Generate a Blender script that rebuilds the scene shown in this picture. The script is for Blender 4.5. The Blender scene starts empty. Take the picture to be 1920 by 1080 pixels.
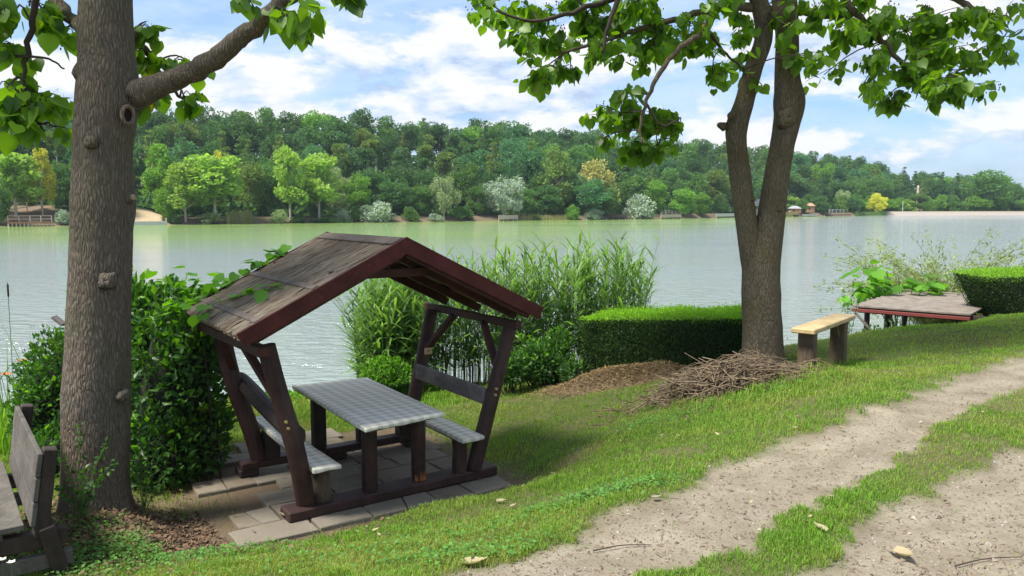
import bpy, math, random
import numpy as np
from mathutils import Vector, Matrix, noise as mn

# ------------------------------------------------------------------ camera, sky, sun, exposure
SC = bpy.context.scene
COL = SC.collection
F, HOR = 1500.0, 389.0
TH = math.atan((540 - HOR) / F)
cam_d = bpy.data.cameras.new('camera'); cam = bpy.data.objects.new('camera', cam_d); COL.objects.link(cam)
cam_d.sensor_width = 36; cam_d.lens = 36 * F / 1920; cam_d.clip_end = 3000; cam_d.clip_start = 0.05
cam.location = (0, 0, 0); cam.rotation_euler = (math.pi / 2 - TH, 0, 0)
SC.camera = cam
SUN_EL, SUN_AZ = math.radians(60), math.radians(-118)      # azimuth from +Y towards +X
sun_d = bpy.data.lights.new('sun', 'SUN'); sun_d.energy = 3.9; sun_d.angle = math.radians(14.0); sun_d.color = (1, .95, .86)
sun = bpy.data.objects.new('sun', sun_d); COL.objects.link(sun)
sd = Vector((math.sin(SUN_AZ) * math.cos(SUN_EL), math.cos(SUN_AZ) * math.cos(SUN_EL), math.sin(SUN_EL)))
sun.rotation_euler = sd.to_track_quat('Z', 'Y').to_euler()
SC.view_settings.view_transform = 'Standard'; SC.view_settings.look = 'None'
SC.view_settings.gamma = 1; SC.view_settings.use_curve_mapping = False
SC.view_settings.exposure = 1.08
SC.render.engine = 'CYCLES'
SC.cycles.use_denoising = True
SC.cycles.max_bounces = 8; SC.cycles.transparent_max_bounces = 8; SC.cycles.transmission_bounces = 6


class NT:
    """small helper to wire shader nodes"""
    def __init__(s, tree):
        s.t = tree; s.n = tree.nodes; s.l = tree.links
    def node(s, typ, ins=None, **props):
        nd = s.n.new(typ)
        for k, v in props.items(): setattr(nd, k, v)
        for k, v in (ins or {}).items():
            sock = nd.inputs[k]
            if hasattr(v, 'is_linked') or hasattr(v, 'links'): s.l.new(v, sock)
            else:
                try: sock.default_value = v
                except Exception: sock.default_value = (*v, 1)
        return nd
    def math(s, op, a, b=0.0, c=None, clamp=False):
        i = {0: a, 1: b}
        if c is not None: i[2] = c
        return s.node('ShaderNodeMath', i, operation=op, use_clamp=clamp).outputs[0]
    def ramp(s, f, stops, interp='LINEAR'):
        r = s.node('ShaderNodeValToRGB', {0: f}); cr = r.color_ramp; cr.interpolation = interp
        while len(cr.elements) < len(stops): cr.elements.new(.5)
        for e, (p, c) in zip(cr.elements, stops):
            e.position = p; e.color = (*c, 1) if len(c) == 3 else c
        return r.outputs[0]
    def mix(s, f, a, b, blend='MIX'):
        m = s.node('ShaderNodeMix', data_type='RGBA', blend_type=blend)
        for k, v in ((0, f), (6, a), (7, b)):
            if hasattr(v, 'links'): s.l.new(v, m.inputs[k])
            elif k == 0: m.inputs[0].default_value = v
            else: m.inputs[k].default_value = (*v, 1)
        return m.outputs[2]
    def noise(s, vec, scale, detail=4, rough=.55, dist=0.0):
        i = {'Scale': scale, 'Detail': detail, 'Roughness': rough, 'Distortion': dist}
        if vec is not None: i['Vector'] = vec
        return s.node('ShaderNodeTexNoise', i).outputs[0]
    def mapping(s, vec, scale=(1, 1, 1), rot=(0, 0, 0), loc=(0, 0, 0)):
        return s.node('ShaderNodeMapping', {'Vector': vec, 'Scale': scale, 'Rotation': rot, 'Location': loc}).outputs[0]


W = bpy.data.worlds.new('World'); SC.world = W; W.use_nodes = True
w = NT(W.node_tree); w.n.clear()
sky = w.node('ShaderNodeTexSky', sky_type='NISHITA', sun_disc=False, sun_elevation=SUN_EL, sun_rotation=SUN_AZ,
             air_density=1.3, dust_density=1.2, ozone_density=1.5)
tc = w.node('ShaderNodeTexCoord').outputs['Generated']
sp = w.node('ShaderNodeSeparateXYZ', {0: tc})
zz = w.math('MAXIMUM', sp.outputs[2], 0.0)
den = w.math('ADD', zz, .60)
px_ = w.math('DIVIDE', sp.outputs[0], den); py_ = w.math('DIVIDE', sp.outputs[1], den)
hz = w.math('MULTIPLY', zz, 2.6)
cv = w.node('ShaderNodeCombineXYZ', {0: px_, 1: py_, 2: hz}).outputs[0]
def clouds(off):
    v = w.mapping(cv, scale=(1, 1, 1), loc=(off[0], off[1], off[2]))
    big = w.noise(v, 1.6, 2, .5, .1)
    fine = w.noise(v, 5.2, 10, .60, .15)
    return w.math('ADD', w.math('MULTIPLY', big, .62), w.math('MULTIPLY', fine, .48))
CO = (7.35, 4.2, 1.6)
n0 = clouds(CO); n1 = clouds((CO[0] + .0, CO[1] - .03, CO[2] + .085))
mask = w.ramp(n0, [(.515, (0, 0, 0)), (.57, (1, 1, 1))], 'EASE')
thin = w.ramp(w.noise(w.mapping(cv, scale=(1, 1.5, 1.6), loc=(5, 2, 1)), 4.0, 7, .6, .3), [(.38, (0, 0, 0)), (.62, (1, 1, 1))])
lit = w.math('ADD', w.math('MULTIPLY', w.math('SUBTRACT', n0, n1), 7.5), .50, clamp=True)
ccol = w.ramp(lit, [(.06, (.22, .275, .38)), (.40, (.345, .40, .49)), (.78, (.50, .495, .49))])
skyc = w.node('ShaderNodeVectorMath', {0: sky.outputs[0], 1: (.045, .064, .096)}, operation='MULTIPLY').outputs[0]
skyc = w.mix(w.math('ADD', w.math('MULTIPLY', thin, .50), .18), skyc, (.37, .44, .56))
allc = w.mix(w.math('MULTIPLY', mask, .92), skyc, ccol)
bg = w.node('ShaderNodeBackground', {0: allc, 1: 1.0})
wo = w.node('ShaderNodeOutputWorld', {0: bg.outputs[0]})

# ------------------------------------------------------------------ helpers
random.seed(7)
RNG = np.random.default_rng(7)
PI = math.pi

def ray(px, py):
    a = (px - 960) / F; b = (540 - py) / F
    return Vector((a, math.cos(TH) + b * math.sin(TH), -math.sin(TH) + b * math.cos(TH)))
def at(px, py, Y):
    d = ray(px, py); return d * (Y / d.y)
def pt(px, py, h):
    d = ray(px, py); return d * (-h / d.z)

def tag(o, label=None, cat=None, group=None, kind=None):
    if label: o['label'] = label
    if cat: o['category'] = cat
    if group: o['group'] = group
    if kind: o['kind'] = kind
    return o
def empty(name, loc=(0, 0, 0), rz=0, label=None, cat=None, group=None):
    o = bpy.data.objects.new(name, None); COL.objects.link(o); o.empty_display_size = .1
    o.location = loc; o.rotation_euler = (0, 0, rz)
    return tag(o, label, cat, group)
def link(name, me, mat=None, parent=None, loc=None, smooth=None):
    o = bpy.data.objects.new(name, me); COL.objects.link(o)
    if mat and len(me.materials) == 0: me.materials.append(mat)
    if parent: o.parent = parent
    if loc is not None: o.location = loc
    if smooth is not None: me.polygons.foreach_set('use_smooth', [smooth] * len(me.polygons))
    return o
def mesh_np(name, V, Fc, smooth=False, uv=None):
    """V (n,3); Fc (m,k) all faces with k corners"""
    me = bpy.data.meshes.new(name)
    V = np.ascontiguousarray(V, dtype=np.float32); Fc = np.ascontiguousarray(Fc, dtype=np.int32)
    m, k = Fc.shape
    me.vertices.add(len(V)); me.vertices.foreach_set('co', V.ravel())
    me.loops.add(m * k); me.loops.foreach_set('vertex_index', Fc.ravel())
    me.polygons.add(m); me.polygons.foreach_set('loop_start', np.arange(0, m * k, k, dtype=np.int32))
    me.polygons.foreach_set('use_smooth', np.full(m, smooth))
    me.update(calc_edges=True); me.validate()
    return me

class MB:
    """collects shapes of one mesh"""
    def __init__(s): s.v = []; s.f = []
    def add(s, V, Fs):
        n = len(s.v); s.v += [tuple(p) for p in V]; s.f += [tuple(i + n for i in f) for f in Fs]; return s
    def box(s, c, size, rot=None, bev=0.0):
        hx, hy, hz = size[0] / 2, size[1] / 2, size[2] / 2
        b = min(bev, hx * .9, hy * .9, hz * .9)
        R = rot or Matrix.Identity(3); c = Vector(c)
        if b <= 0:
            P = [(x, y, z) for x in (-hx, hx) for y in (-hy, hy) for z in (-hz, hz)]
            return s.add([c + R @ Vector(p) for p in P], [(0, 1, 3, 2), (4, 6, 7, 5), (0, 4, 5, 1), (2, 3, 7, 6), (0, 2, 6, 4), (1, 5, 7, 3)])
        V = []; idx = {}
        for sx in (-1, 1):
            for sy in (-1, 1):
                for sz in (-1, 1):
                    for k in range(3):
                        p = [sx * (hx - b), sy * (hy - b), sz * (hz - b)]
                        p[k] = (sx * hx, sy * hy, sz * hz)[k]
                        idx[(sx, sy, sz, k)] = len(V); V.append(c + R @ Vector(p))
        Fs = []
        for k in range(3):
            o = [i for i in range(3) if i != k]
            for sg in (-1, 1):
                q = []
                for a, bb in ((-1, -1), (1, -1), (1, 1), (-1, 1)):
                    t = [0, 0, 0]; t[k] = sg; t[o[0]] = a; t[o[1]] = bb; q.append(idx[(*t, k)])
                Fs.append(q)
            for a in (-1, 1):
                for bb in (-1, 1):
                    q = []
                    for sg, kk in ((-1, o[0]), (-1, o[1]), (1, o[1]), (1, o[0])):
                        t = [0, 0, 0]; t[k] = sg; t[o[0]] = a; t[o[1]] = bb; q.append(idx[(*t, kk)])
                    Fs.append(q)
        for sx in (-1, 1):
            for sy in (-1, 1):
                for sz in (-1, 1): Fs.append([idx[(sx, sy, sz, k)] for k in range(3)])
        return s.add(V, Fs)
    def beam(s, a, b, wd, ht, up=(0, 0, 1), bev=.004, ext=0):
        a = Vector(a); b = Vector(b); d = (b - a); L = d.length; d.normalize()
        x = d.cross(Vector(up)).normalized(); z = x.cross(d).normalized()
        R = Matrix((x, d, z)).transposed()
        return s.box((a + b) / 2, (wd, L + ext, ht), R, bev)
    def tube(s, P, rad, n=8, cap=True, wob=0.0, seed=0):
        P = [Vector(p) for p in P]
        if not hasattr(rad, '__len__'): rad = [rad] * len(P)
        rings = []; V = []; up = Vector((0, 0, 1))
        t0 = (P[1] - P[0]).normalized()
        x = t0.cross(up) if abs(t0.z) < .9 else t0.cross(Vector((1, 0, 0)))
        x.normalize()
        for i, p in enumerate(P):
            t = (P[min(i + 1, len(P) - 1)] - P[max(i - 1, 0)]).normalized()
            x = (x - t * x.dot(t)).normalized(); y = t.cross(x)
            for k in range(n):
                an = 2 * PI * k / n
                r = rad[i]
                dr = (x * math.cos(an) + y * math.sin(an))
                if wob: r *= 1 + wob * mn.noise(p * 3.1 + dr * 1.3 + Vector((seed, 0, 0)))
                V.append(p + dr * r)
        Fs = []
        for i in range(len(P) - 1):
            for k in range(n):
                Fs.append((i * n + k, i * n + (k + 1) % n, (i + 1) * n + (k + 1) % n, (i + 1) * n + k))
        if cap: Fs += [tuple(range(n))[::-1], tuple(range((len(P) - 1) * n, len(P) * n))]
        return s.add(V, Fs)
    def mesh(s, name, smooth=False):
        me = bpy.data.meshes.new(name); me.from_pydata([tuple(v) for v in s.v], [], s.f); me.update()
        if smooth: me.polygons.foreach_set('use_smooth', [True] * len(me.polygons))
        return me
    def build(s, name, mat, parent=None, smooth=False):
        return link(name, s.mesh(name, smooth), mat, parent)

def lerp_list(P, n):
    """smooth (Catmull-Rom) resample of a polyline of tuples of any length"""
    P = np.array(P, float); m = len(P); out = []
    for t in np.linspace(0, m - 1, n):
        i = min(int(t), m - 2); u = t - i
        p0, p1, p2, p3 = P[max(i - 1, 0)], P[i], P[i + 1], P[min(i + 2, m - 1)]
        out.append(.5 * ((2 * p1) + (-p0 + p2) * u + (2 * p0 - 5 * p1 + 4 * p2 - p3) * u * u + (-p0 + 3 * p1 - 3 * p2 + p3) * u ** 3))
    return np.array(out)

def hsh(ix, iy, seed):
    n = (ix.astype(np.int64) * 374761393 + iy.astype(np.int64) * 668265263 + seed * 1442695041) & 0xffffffff
    n = ((n ^ (n >> 13)) * 1274126177) & 0xffffffff
    return ((n ^ (n >> 16)) & 0xffff) / 65535.0
def vn(x, y, f, seed=0):
    x = np.asarray(x, float) * f; y = np.asarray(y, float) * f
    ix = np.floor(x); iy = np.floor(y); fx = x - ix; fy = y - iy
    fx = fx * fx * (3 - 2 * fx); fy = fy * fy * (3 - 2 * fy)
    a = hsh(ix, iy, seed); b = hsh(ix + 1, iy, seed); c = hsh(ix, iy + 1, seed); d = hsh(ix + 1, iy + 1, seed)
    return (a + (b - a) * fx) * (1 - fy) + (c + (d - c) * fx) * fy
def fbm(x, y, f, seed=0, o=4):
    s = 0; a = .5; t = 0
    for i in range(o): s = s + a * vn(x, y, f * 2 ** i, seed + i * 17); t += a; a *= .5
    return s / t
def sstep(a, b, x):
    t = np.clip((x - a) / (b - a), 0, 1); return t * t * (3 - 2 * t)

# ------------------------------------------------------------------ materials
def new_mat(name):
    m = bpy.data.materials.new(name); m.use_nodes = True; t = NT(m.node_tree); t.n.clear()
    out = t.node('ShaderNodeOutputMaterial'); return m, t, out
def foliage(name, col, trans=.35, var=.25, rough=.55, tcol=None, clump=0.0, spec=.3, yellow=.0):
    m, t, out = new_mat(name)
    geo = t.node('ShaderNodeNewGeometry'); oi = t.node('ShaderNodeObjectInfo')
    r = geo.outputs['Random Per Island']
    rr = t.math('FRACT', t.math('ADD', r, oi.outputs['Random']))
    dark = tuple(c * (1 - var) for c in col); lite = tuple(min(1, c * (1 + var * 1.2)) for c in (col[0] * 1.15, col[1], col[2] * .9))
    c = t.mix(rr, dark, lite)
    if clump:
        pos = t.node('ShaderNodeTexCoord').outputs['Object']
        n = t.noise(pos, clump, 3, .5)
        c = t.mix(t.ramp(n, [(.35, (0, 0, 0)), (.65, (1, 1, 1))]), c, (min(1, col[0] * 1.3), min(1, col[1] * 1.15), col[2] * .9), 'MIX')
        ob = t.math('MULTIPLY', t.math('SUBTRACT', oi.outputs['Random'], .5), .32)
        c = t.node('ShaderNodeHueSaturation', {'Color': c, 'Value': t.math('ADD', 1.0, ob), 'Hue': t.math('ADD', .5, t.math('MULTIPLY', ob, .035))}).outputs[0]
    if yellow:
        c = t.mix(t.ramp(rr, [(1 - yellow, (0, 0, 0)), (1 - yellow + .01, (1, 1, 1))]), c, (.45, .33, .05))
    p = t.node('ShaderNodeBsdfPrincipled', {'Base Color': c, 'Roughness': rough, 'Specular IOR Level': spec})
    tr = t.node('ShaderNodeBsdfTranslucent', {'Color': t.mix(1.0, c, tcol or (1.5, 1.5, .6), 'MULTIPLY')})
    mx = t.node('ShaderNodeMixShader', {0: trans, 1: p.outputs[0], 2: tr.outputs[0]})
    t.l.new(mx.outputs[0], out.inputs[0]); return m

def wood(name, col, col2, scale=(40, 40, 3), rough=.75, bump=.4, spots=None, spec=.3):
    m, t, out = new_mat(name)
    tcn = t.node('ShaderNodeTexCoord').outputs['Object']
    v = t.mapping(tcn, scale=scale)
    g = t.noise(v, 1.0, 6, .65, .6)
    n2 = t.noise(tcn, 5, 4, .6)
    c = t.mix(t.ramp(g, [(.35, (0, 0, 0)), (.65, (1, 1, 1))]), col, col2)
    c = t.mix(t.ramp(n2, [(.35, (.75, .75, .75)), (.7, (1.15, 1.15, 1.15))]), (0, 0, 0), c) if False else c
    c = t.mix(.6, c, t.ramp(n2, [(.3, tuple(x * .55 for x in col)), (.7, col2)]), 'MIX')
    if spots:
        s_ = t.noise(tcn, 60, 3, .7)
        c = t.mix(t.ramp(s_, [(.66, (0, 0, 0)), (.74, (1, 1, 1))]), c, spots)
    b = t.node('ShaderNodeBump', {'Strength': bump, 'Distance': .01, 'Height': g})
    p = t.node('ShaderNodeBsdfPrincipled', {'Base Color': c, 'Roughness': rough, 'Normal': b.outputs[0], 'Specular IOR Level': spec})
    t.l.new(p.outputs[0], out.inputs[0]); return m

def plain(name, col, rough=.8, var=.2, scale=20, bump=.2, metal=0):
    m, t, out = new_mat(name)
    tcn = t.node('ShaderNodeTexCoord').outputs['Object']
    n = t.noise(tcn, scale, 5, .6)
    c = t.mix(n, tuple(x * (1 - var) for x in col), tuple(min(1, x * (1 + var)) for x in col))
    b = t.node('ShaderNodeBump', {'Strength': bump, 'Distance': .01, 'Height': n})
    p = t.node('ShaderNodeBsdfPrincipled', {'Base Color': c, 'Roughness': rough, 'Normal': b.outputs[0], 'Metallic': metal})
    t.l.new(p.outputs[0], out.inputs[0]); return m

def bark_mat(name, c1, c2, moss=(.10, .10, .03), mossamt=.5):
    m, t, out = new_mat(name)
    o = t.node('ShaderNodeTexCoord').outputs['Object']
    warp = t.node('ShaderNodeTexNoise', {'Vector': o, 'Scale': 3.0, 'Detail': 3.0})
    wv = t.node('ShaderNodeVectorMath', {0: o, 1: t.node('ShaderNodeVectorMath', {0: warp.outputs['Color'], 1: (.10, .10, .10)}, operation='MULTIPLY').outputs[0]}, operation='ADD').outputs[0]
    v = t.mapping(wv, scale=(52, 52, 10))
    vo = t.node('ShaderNodeTexVoronoi', {'Vector': v, 'Scale': 1.0, 'Randomness': 1.0}, feature='DISTANCE_TO_EDGE').outputs[0]
    crack = t.ramp(vo, [(0.0, (0, 0, 0)), (.28, (1, 1, 1))])
    g = t.noise(t.mapping(o, scale=(60, 60, 14)), 1.0, 8, .7, .4)
    big = t.noise(o, 2.2, 4, .6)
    ht = t.math('ADD', t.math('MULTIPLY', crack, .55), t.math('MULTIPLY', g, .75))
    c = t.mix(t.ramp(g, [(.3, (0, 0, 0)), (.7, (1, 1, 1))]), c1, c2)
    c = t.mix(t.math('MULTIPLY', t.math('SUBTRACT', 1.0, crack), .42), c, tuple(x * .3 for x in c1))
    c = t.mix(t.math('MULTIPLY', t.ramp(big, [(.45, (0, 0, 0)), (.7, (1, 1, 1))]), mossamt), c, moss)
    b = t.node('ShaderNodeBump', {'Strength': 1.0, 'Distance': .016, 'Height': ht})
    p = t.node('ShaderNodeBsdfPrincipled', {'Base Color': c, 'Roughness': .9, 'Normal': b.outputs[0], 'Specular IOR Level': .15})
    t.l.new(p.outputs[0], out.inputs[0]); return m

M = {}
M['bark_l'] = bark_mat('bark', (.105, .084, .064), (.25, .205, .16), (.085, .095, .05), .45)
M['bark_r'] = bark_mat('bark_mossy', (.105, .083, .054), (.25, .205, .145), (.11, .09, .025), .55)
M['twig'] = plain('twig', (.045, .032, .022), .85, .3, 30)
M['stain'] = wood('stained_wood', (.028, .010, .008), (.080, .026, .018), (30, 30, 30), .65, .3, None, .3)
M['barge'] = wood('red_stained_board', (.045, .009, .007), (.10, .021, .014), (25, 25, 25), .65, .3, (.17, .09, .06), .25)
M['dark'] = wood('dark_wood', (.022, .014, .012), (.06, .042, .036), (30, 30, 8), .65, .35)
M['log'] = wood('weathered_log', (.055, .038, .028), (.15, .11, .075), (45, 45, 5), .8, .5)
M['logdark'] = wood('stained_log', (.028, .013, .012), (.075, .04, .033), (45, 45, 5), .6, .45)
M['greyb'] = wood('grey_board', (.10, .085, .08), (.24, .20, .19), (40, 40, 40), .8, .35)
M['bench_g'] = wood('weathered_bench_wood', (.06, .053, .045), (.15, .135, .115), (45, 6, 45), .85, .4, (.3, .3, .27))
M['batten'] = wood('weathered_batten', (.07, .055, .045), (.17, .14, .115), (30, 30, 30), .9, .4)
M['pine'] = wood('new_pine', (.42, .30, .13), (.62, .47, .25), (8, 60, 60), .6, .2)
M['post'] = wood('oiled_post', (.06, .042, .025), (.16, .115, .07), (50, 50, 5), .8, .4)
M['deck'] = wood('grey_deck', (.15, .122, .10), (.28, .24, .20), (60, 4, 60), .85, .3)
M['redpaint'] = plain('red_fascia', (.17, .03, .025), .6, .3, 12)
m, t, out = new_mat('paving'); oc = t.node('ShaderNodeNewGeometry').outputs['Position']; oi = t.node('ShaderNodeObjectInfo').outputs['Random']
c = t.mix(t.noise(oc, 22, 6, .7), (.13, .108, .08), (.265, .228, .172)); c = t.mix(t.ramp(t.noise(oc, 2.2, 5, .65), [(.42, (0, 0, 0)), (.66, (.8, .8, .8))]), c, (.15, .115, .08)); c = t.mix(t.math('MULTIPLY', oi, .35), c, (.27, .25, .21))
p = t.node('ShaderNodeBsdfPrincipled', {'Base Color': c, 'Roughness': .95, 'Specular IOR Level': .15, 'Normal': t.node('ShaderNodeBump', {'Strength': .6, 'Distance': .01, 'Height': t.noise(oc, 35, 6, .7)}).outputs[0]}); t.l.new(p.outputs[0], out.inputs[0]); M['stone'] = m
M['brass'] = plain('brass', (.55, .40, .16), .4, .2, 60, .1, .6)
M['orangewood'] = plain('rotten_wood', (.34, .13, .035), .9, .5, 40, .6)
M['flower'] = foliage('orange_petals', (.8, .18, .02), .3, .2)
M['white_flower'] = foliage('white_petals', (.75, .75, .72), .3, .1)
M['berry'] = plain('dark_seed_pod', (.018, .013, .010), .7, .3, 40)

# ------------------------------------------------------------------ terrain
WL = -3.0
PV_O = Vector((-.956, 6.427, -2.393)); PV_Y = .593
Cp = [(800,1080,1.62),(1400,1080,1.6),(1920,1080,1.58),(1214,926,1.62),(1541,790,1.62),(1920,663,1.6),(1920,842,1.58),(1583,914,1.6),(1640,1075,1.6),
      (640,1060,1.84),(560,1010,2.28),(400,1070,2.02),(250,1000,2.15),(180,945,2.22),(60,1075,2.2),(0,900,2.5),(760,960,2.2),
      (960,900,2.36),(1000,835,2.36),(950,760,2.42),(850,770,2.45),(1200,800,2.05),(1000,960,1.93),(1100,860,2.05),
      (1060,735,2.35),(1250,700,2.25),(1300,770,1.93),(1430,690,1.92),(1512,697,1.75),(1570,689,1.88),(1640,700,1.68),(1480,652,2.0),
      (1640,625,1.8),(1740,618,1.78),(1850,597,1.8),(1920,590,1.78),(1800,650,1.68)]
CW = [tuple(pt(*c)) for c in Cp]
CW += [(-9,11,-3),(-5,12,-3),(-2.5,12.4,-3),(-2,11,-2.72),(0,13,-3),(0,11.6,-2.6),(2,13.4,-3),(3.9,12.6,-3),(4.9,13.0,-3),(6,14.6,-3),(9,17,-3),(14,21,-3),
       (-9,14,-4),(-4,15,-4),(0,16,-4),(4,15.4,-4),(8,19,-4),(14,24,-4),
       (0,0,-1.6),(3,0,-1.6),(-3,0,-1.8),(10,8,-1.6),(14,10,-1.6),(16,0,-1.6),(-6,2,-2.3),(-8,7,-2.6),(0,-6,-1.6),(10,-6,-1.6),(-10,-4,-2.2),(20,16,-1.7),(12,14.5,-1.8),(9,13.8,-1.78)]
CW = np.array(CW)
def _tps(r): r = np.maximum(r, 1e-6); return r * r * np.log(r)
_n = len(CW); _d = np.hypot(CW[:, None, 0] - CW[None, :, 0], CW[:, None, 1] - CW[None, :, 1])
_A = np.zeros((_n + 3, _n + 3)); _A[:_n, :_n] = _tps(_d) + np.eye(_n) * .06
_A[:_n, _n] = 1; _A[:_n, _n + 1:] = CW[:, :2]; _A[_n, :_n] = 1; _A[_n + 1:, :_n] = CW[:, :2].T
_w = np.linalg.solve(_A, np.concatenate([CW[:, 2], [0, 0, 0]]))
SHX = np.array([-80, -14, -9, -5, -2.5, 0, 2, 3.9, 4.9, 6, 9, 14, 24, 80]); SHY = np.array([6, 9, 11, 12, 12.4, 13, 13.4, 12.6, 13, 14.6, 17, 21, 27, 50])

def world_poly(L, h): return np.array([tuple(pt(a, b, h))[:2] for a, b in L])
EDGE_L = world_poly([(798,1080),(877,1053),(977,1029),(1075,990),(1123,954),(1214,926),(1285,893),(1349,859),(1439,824),(1541,790),(1626,769),(1711,743),(1818,692),(1920,663)], 1.6)
STR_L = world_poly([(1255,1067),(1392,1020),(1583,914),(1711,837),(1839,765),(1920,735)], 1.6)
STR_R = world_poly([(1477,1078),(1554,1046),(1583,982),(1647,944),(1754,910),(1839,876),(1920,842)], 1.6)
def perp(P, x, y):
    """signed distance to a line through polyline P treated as y(x') graph along the track direction; >0 on the camera side"""
    d = np.array([.765, .644]); n = np.array([.644, -.765])
    s = P @ d; q = P @ n
    o = np.argsort(s); s = s[o]; q = q[o]
    sx = x * d[0] + y * d[1]; qx = x * n[0] + y * n[1]
    return qx - np.interp(sx, s, q)
def masks(x, y):
    wob = (fbm(x, y, 2.2, 5, 4) - .5) * .17 + (fbm(x, y, 8, 9, 3) - .5) * .26
    a = perp(EDGE_L, x, y) + wob
    b = perp(STR_L, x, y) + wob * .8
    c = perp(STR_R, x, y) + wob * .8
    path = sstep(-.16, .14, a)
    strip = sstep(-.08, .08, b) * (1 - sstep(-.08, .1, c))
    far = sstep(2.2, 2.6, c)
    path = path * (1 - strip) * (1 - far)
    return path, strip
def uv_pv(x, y):
    c, s = math.cos(PV_Y), math.sin(PV_Y); dx = x - PV_O.x; dy = y - PV_O.y
    return dx * c + dy * s, -dx * s + dy * c
def hgt(x, y, detail=True):
    x = np.atleast_1d(np.asarray(x, float)); y = np.atleast_1d(np.asarray(y, float))
    z = np.empty(len(x))
    for i in range(0, len(x), 40000):
        xs, ys = x[i:i + 40000], y[i:i + 40000]
        r = np.hypot(xs[:, None] - CW[None, :, 0], ys[:, None] - CW[None, :, 1])
        z[i:i + 40000] = _tps(r) @ _w[:_n] + _w[_n] + _w[_n + 1] * xs + _w[_n + 2] * ys
    z = np.clip(z, -4.6, -1.5)
    out = sstep(0, 6, np.maximum(np.maximum(-9 - x, x - 15), np.maximum(-4 - y, 0)))
    sy = np.interp(x, SHX, SHY)
    zf = -1.7 - 1.3 * sstep(-3, 0, y - sy) - 1.2 * sstep(0, 4, y - sy)
    z = z * (1 - out) + zf * out
    u, v = uv_pv(x, y)
    k = sstep(.45, .0, np.maximum(np.maximum(-1.62 - u, u - 1.12), np.maximum(-.42 - v, v - 2.15)))
    z = z * (1 - k) + (PV_O.z - .045) * k
    if detail:
        path, strip = masks(x, y)
        land = sstep(-3.1, -2.8, z)
        z = z + land * (1 - k) * ((fbm(x, y, .9, 3, 3) - .5) * .10 * (1 - .6 * path) + (fbm(x, y, 5, 8, 3) - .5) * .035 * (1 - .3 * path)) - path * (.035 + .03 * (fbm(x, y, 2.5, 51, 3) - .5)) 
    return z
def hg(x, y): return float(hgt([x], [y])[0])

def axis(lo, hi, step, far_lo, far_hi):
    a = list(np.arange(lo, hi, step)); s = step; p = a[-1]
    while p < far_hi: s *= 1.35; p += s; a.append(p)
    s = step; p = a[0]; b = []
    while p > far_lo: s *= 1.35; p -= s; b.append(p)
    return np.array(b[::-1] + a)
gx = axis(-8, 12, .055, -90, 90); gy = axis(2, 15.5, .055, -60, 60)
GX, GY = np.meshgrid(gx, gy); fxv, fyv = GX.ravel(), GY.ravel()
GZ = hgt(fxv, fyv)
pm, sm = masks(fxv, fyv)
nx, ny = len(gx), len(gy)
ii = (np.arange(ny - 1)[:, None] * nx + np.arange(nx - 1)[None, :]).ravel()
FQ = np.stack([ii, ii + 1, ii + 1 + nx, ii + nx], 1)
fm = pm[FQ].mean(1) > .5
def sub_mesh(name, sel):
    fq = FQ[sel]; u, inv = np.unique(fq, return_inverse=True)
    V = np.stack([fxv[u], fyv[u], GZ[u]], 1)
    me = mesh_np(name, V, inv.reshape(fq.shape), True)
    a = me.attributes.new('path', 'FLOAT', 'POINT'); a.data.foreach_set('value', pm[u].astype(np.float32))
    # bare / litter mask round the trees and the mulch
    x, y = fxv[u], fyv[u]
    tl = pt(200, 960, 2.2); b1 = np.exp(-(((x - tl.x - .25) / .95) ** 2 + ((y - tl.y) / .75) ** 2))
    u2, v2 = uv_pv(x, y); b2 = sstep(.40, 0, np.maximum(np.maximum(-1.62 - u2, u2 - 1.12), np.maximum(-.42 - v2, v2 - 2.2))) * .9
    b3 = sstep(.56, .70, fbm(x, y, 1.6, 41, 4)) * .45
    mc = pt(1150, 722, 2.28); b4 = np.exp(-(((x - mc.x) / 1.2) ** 2 + ((y - mc.y) / .6) ** 2) * 1.3)
    sh = sstep(-2.75, -2.95, GZ[u])
    a = me.attributes.new('bare', 'FLOAT', 'POINT'); a.data.foreach_set('value', np.clip(b1 * 1.3 + b2 + b3 + b4 + sh, 0, 1).astype(np.float32))
    return me
m, t, out = new_mat('ground')
pos = t.node('ShaderNodeNewGeometry').outputs['Position']
ap = t.node('ShaderNodeAttribute', attribute_name='path').outputs['Fac']; ab = t.node('ShaderNodeAttribute', attribute_name='bare').outputs['Fac']
n1_ = t.noise(pos, 3, 6, .65); n2_ = t.noise(pos, 45, 5, .7); n3_ = t.noise(pos, 1.2, 4, .6); n4 = t.noise(pos, 160, 3, .7)
dirt = t.mix(t.ramp(n1_, [(.3, (0, 0, 0)), (.7, (1, 1, 1))]), (.175, .147, .105), (.305, .268, .205))
dirt = t.mix(t.ramp(n2_, [(.32, (1, 1, 1)), (.48, (0, 0, 0))]), dirt, (.17, .135, .10))
dirt = t.mix(t.math('MULTIPLY', t.ramp(n4, [(.6, (0, 0, 0)), (.72, (1, 1, 1))]), .6), dirt, (.38, .34, .28))
soil = t.mix(n2_, (.07, .05, .034), (.21, .155, .105))
gr = t.mix(n3_, (.045, .075, .018), (.12, .14, .045))
gr = t.mix(t.math('MULTIPLY', n2_, .6), gr, (.09, .075, .035))
c = t.mix(t.math('MULTIPLY', ab, t.math('ADD', .6, t.math('MULTIPLY', n1_, .8)), clamp=True), gr, soil)
c = t.mix(ap, c, dirt)
bm_ = t.node('ShaderNodeBump', {'Strength': .7, 'Distance': .012, 'Height': t.math('ADD', n2_, t.math('MULTIPLY', n4, .5))})
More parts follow.
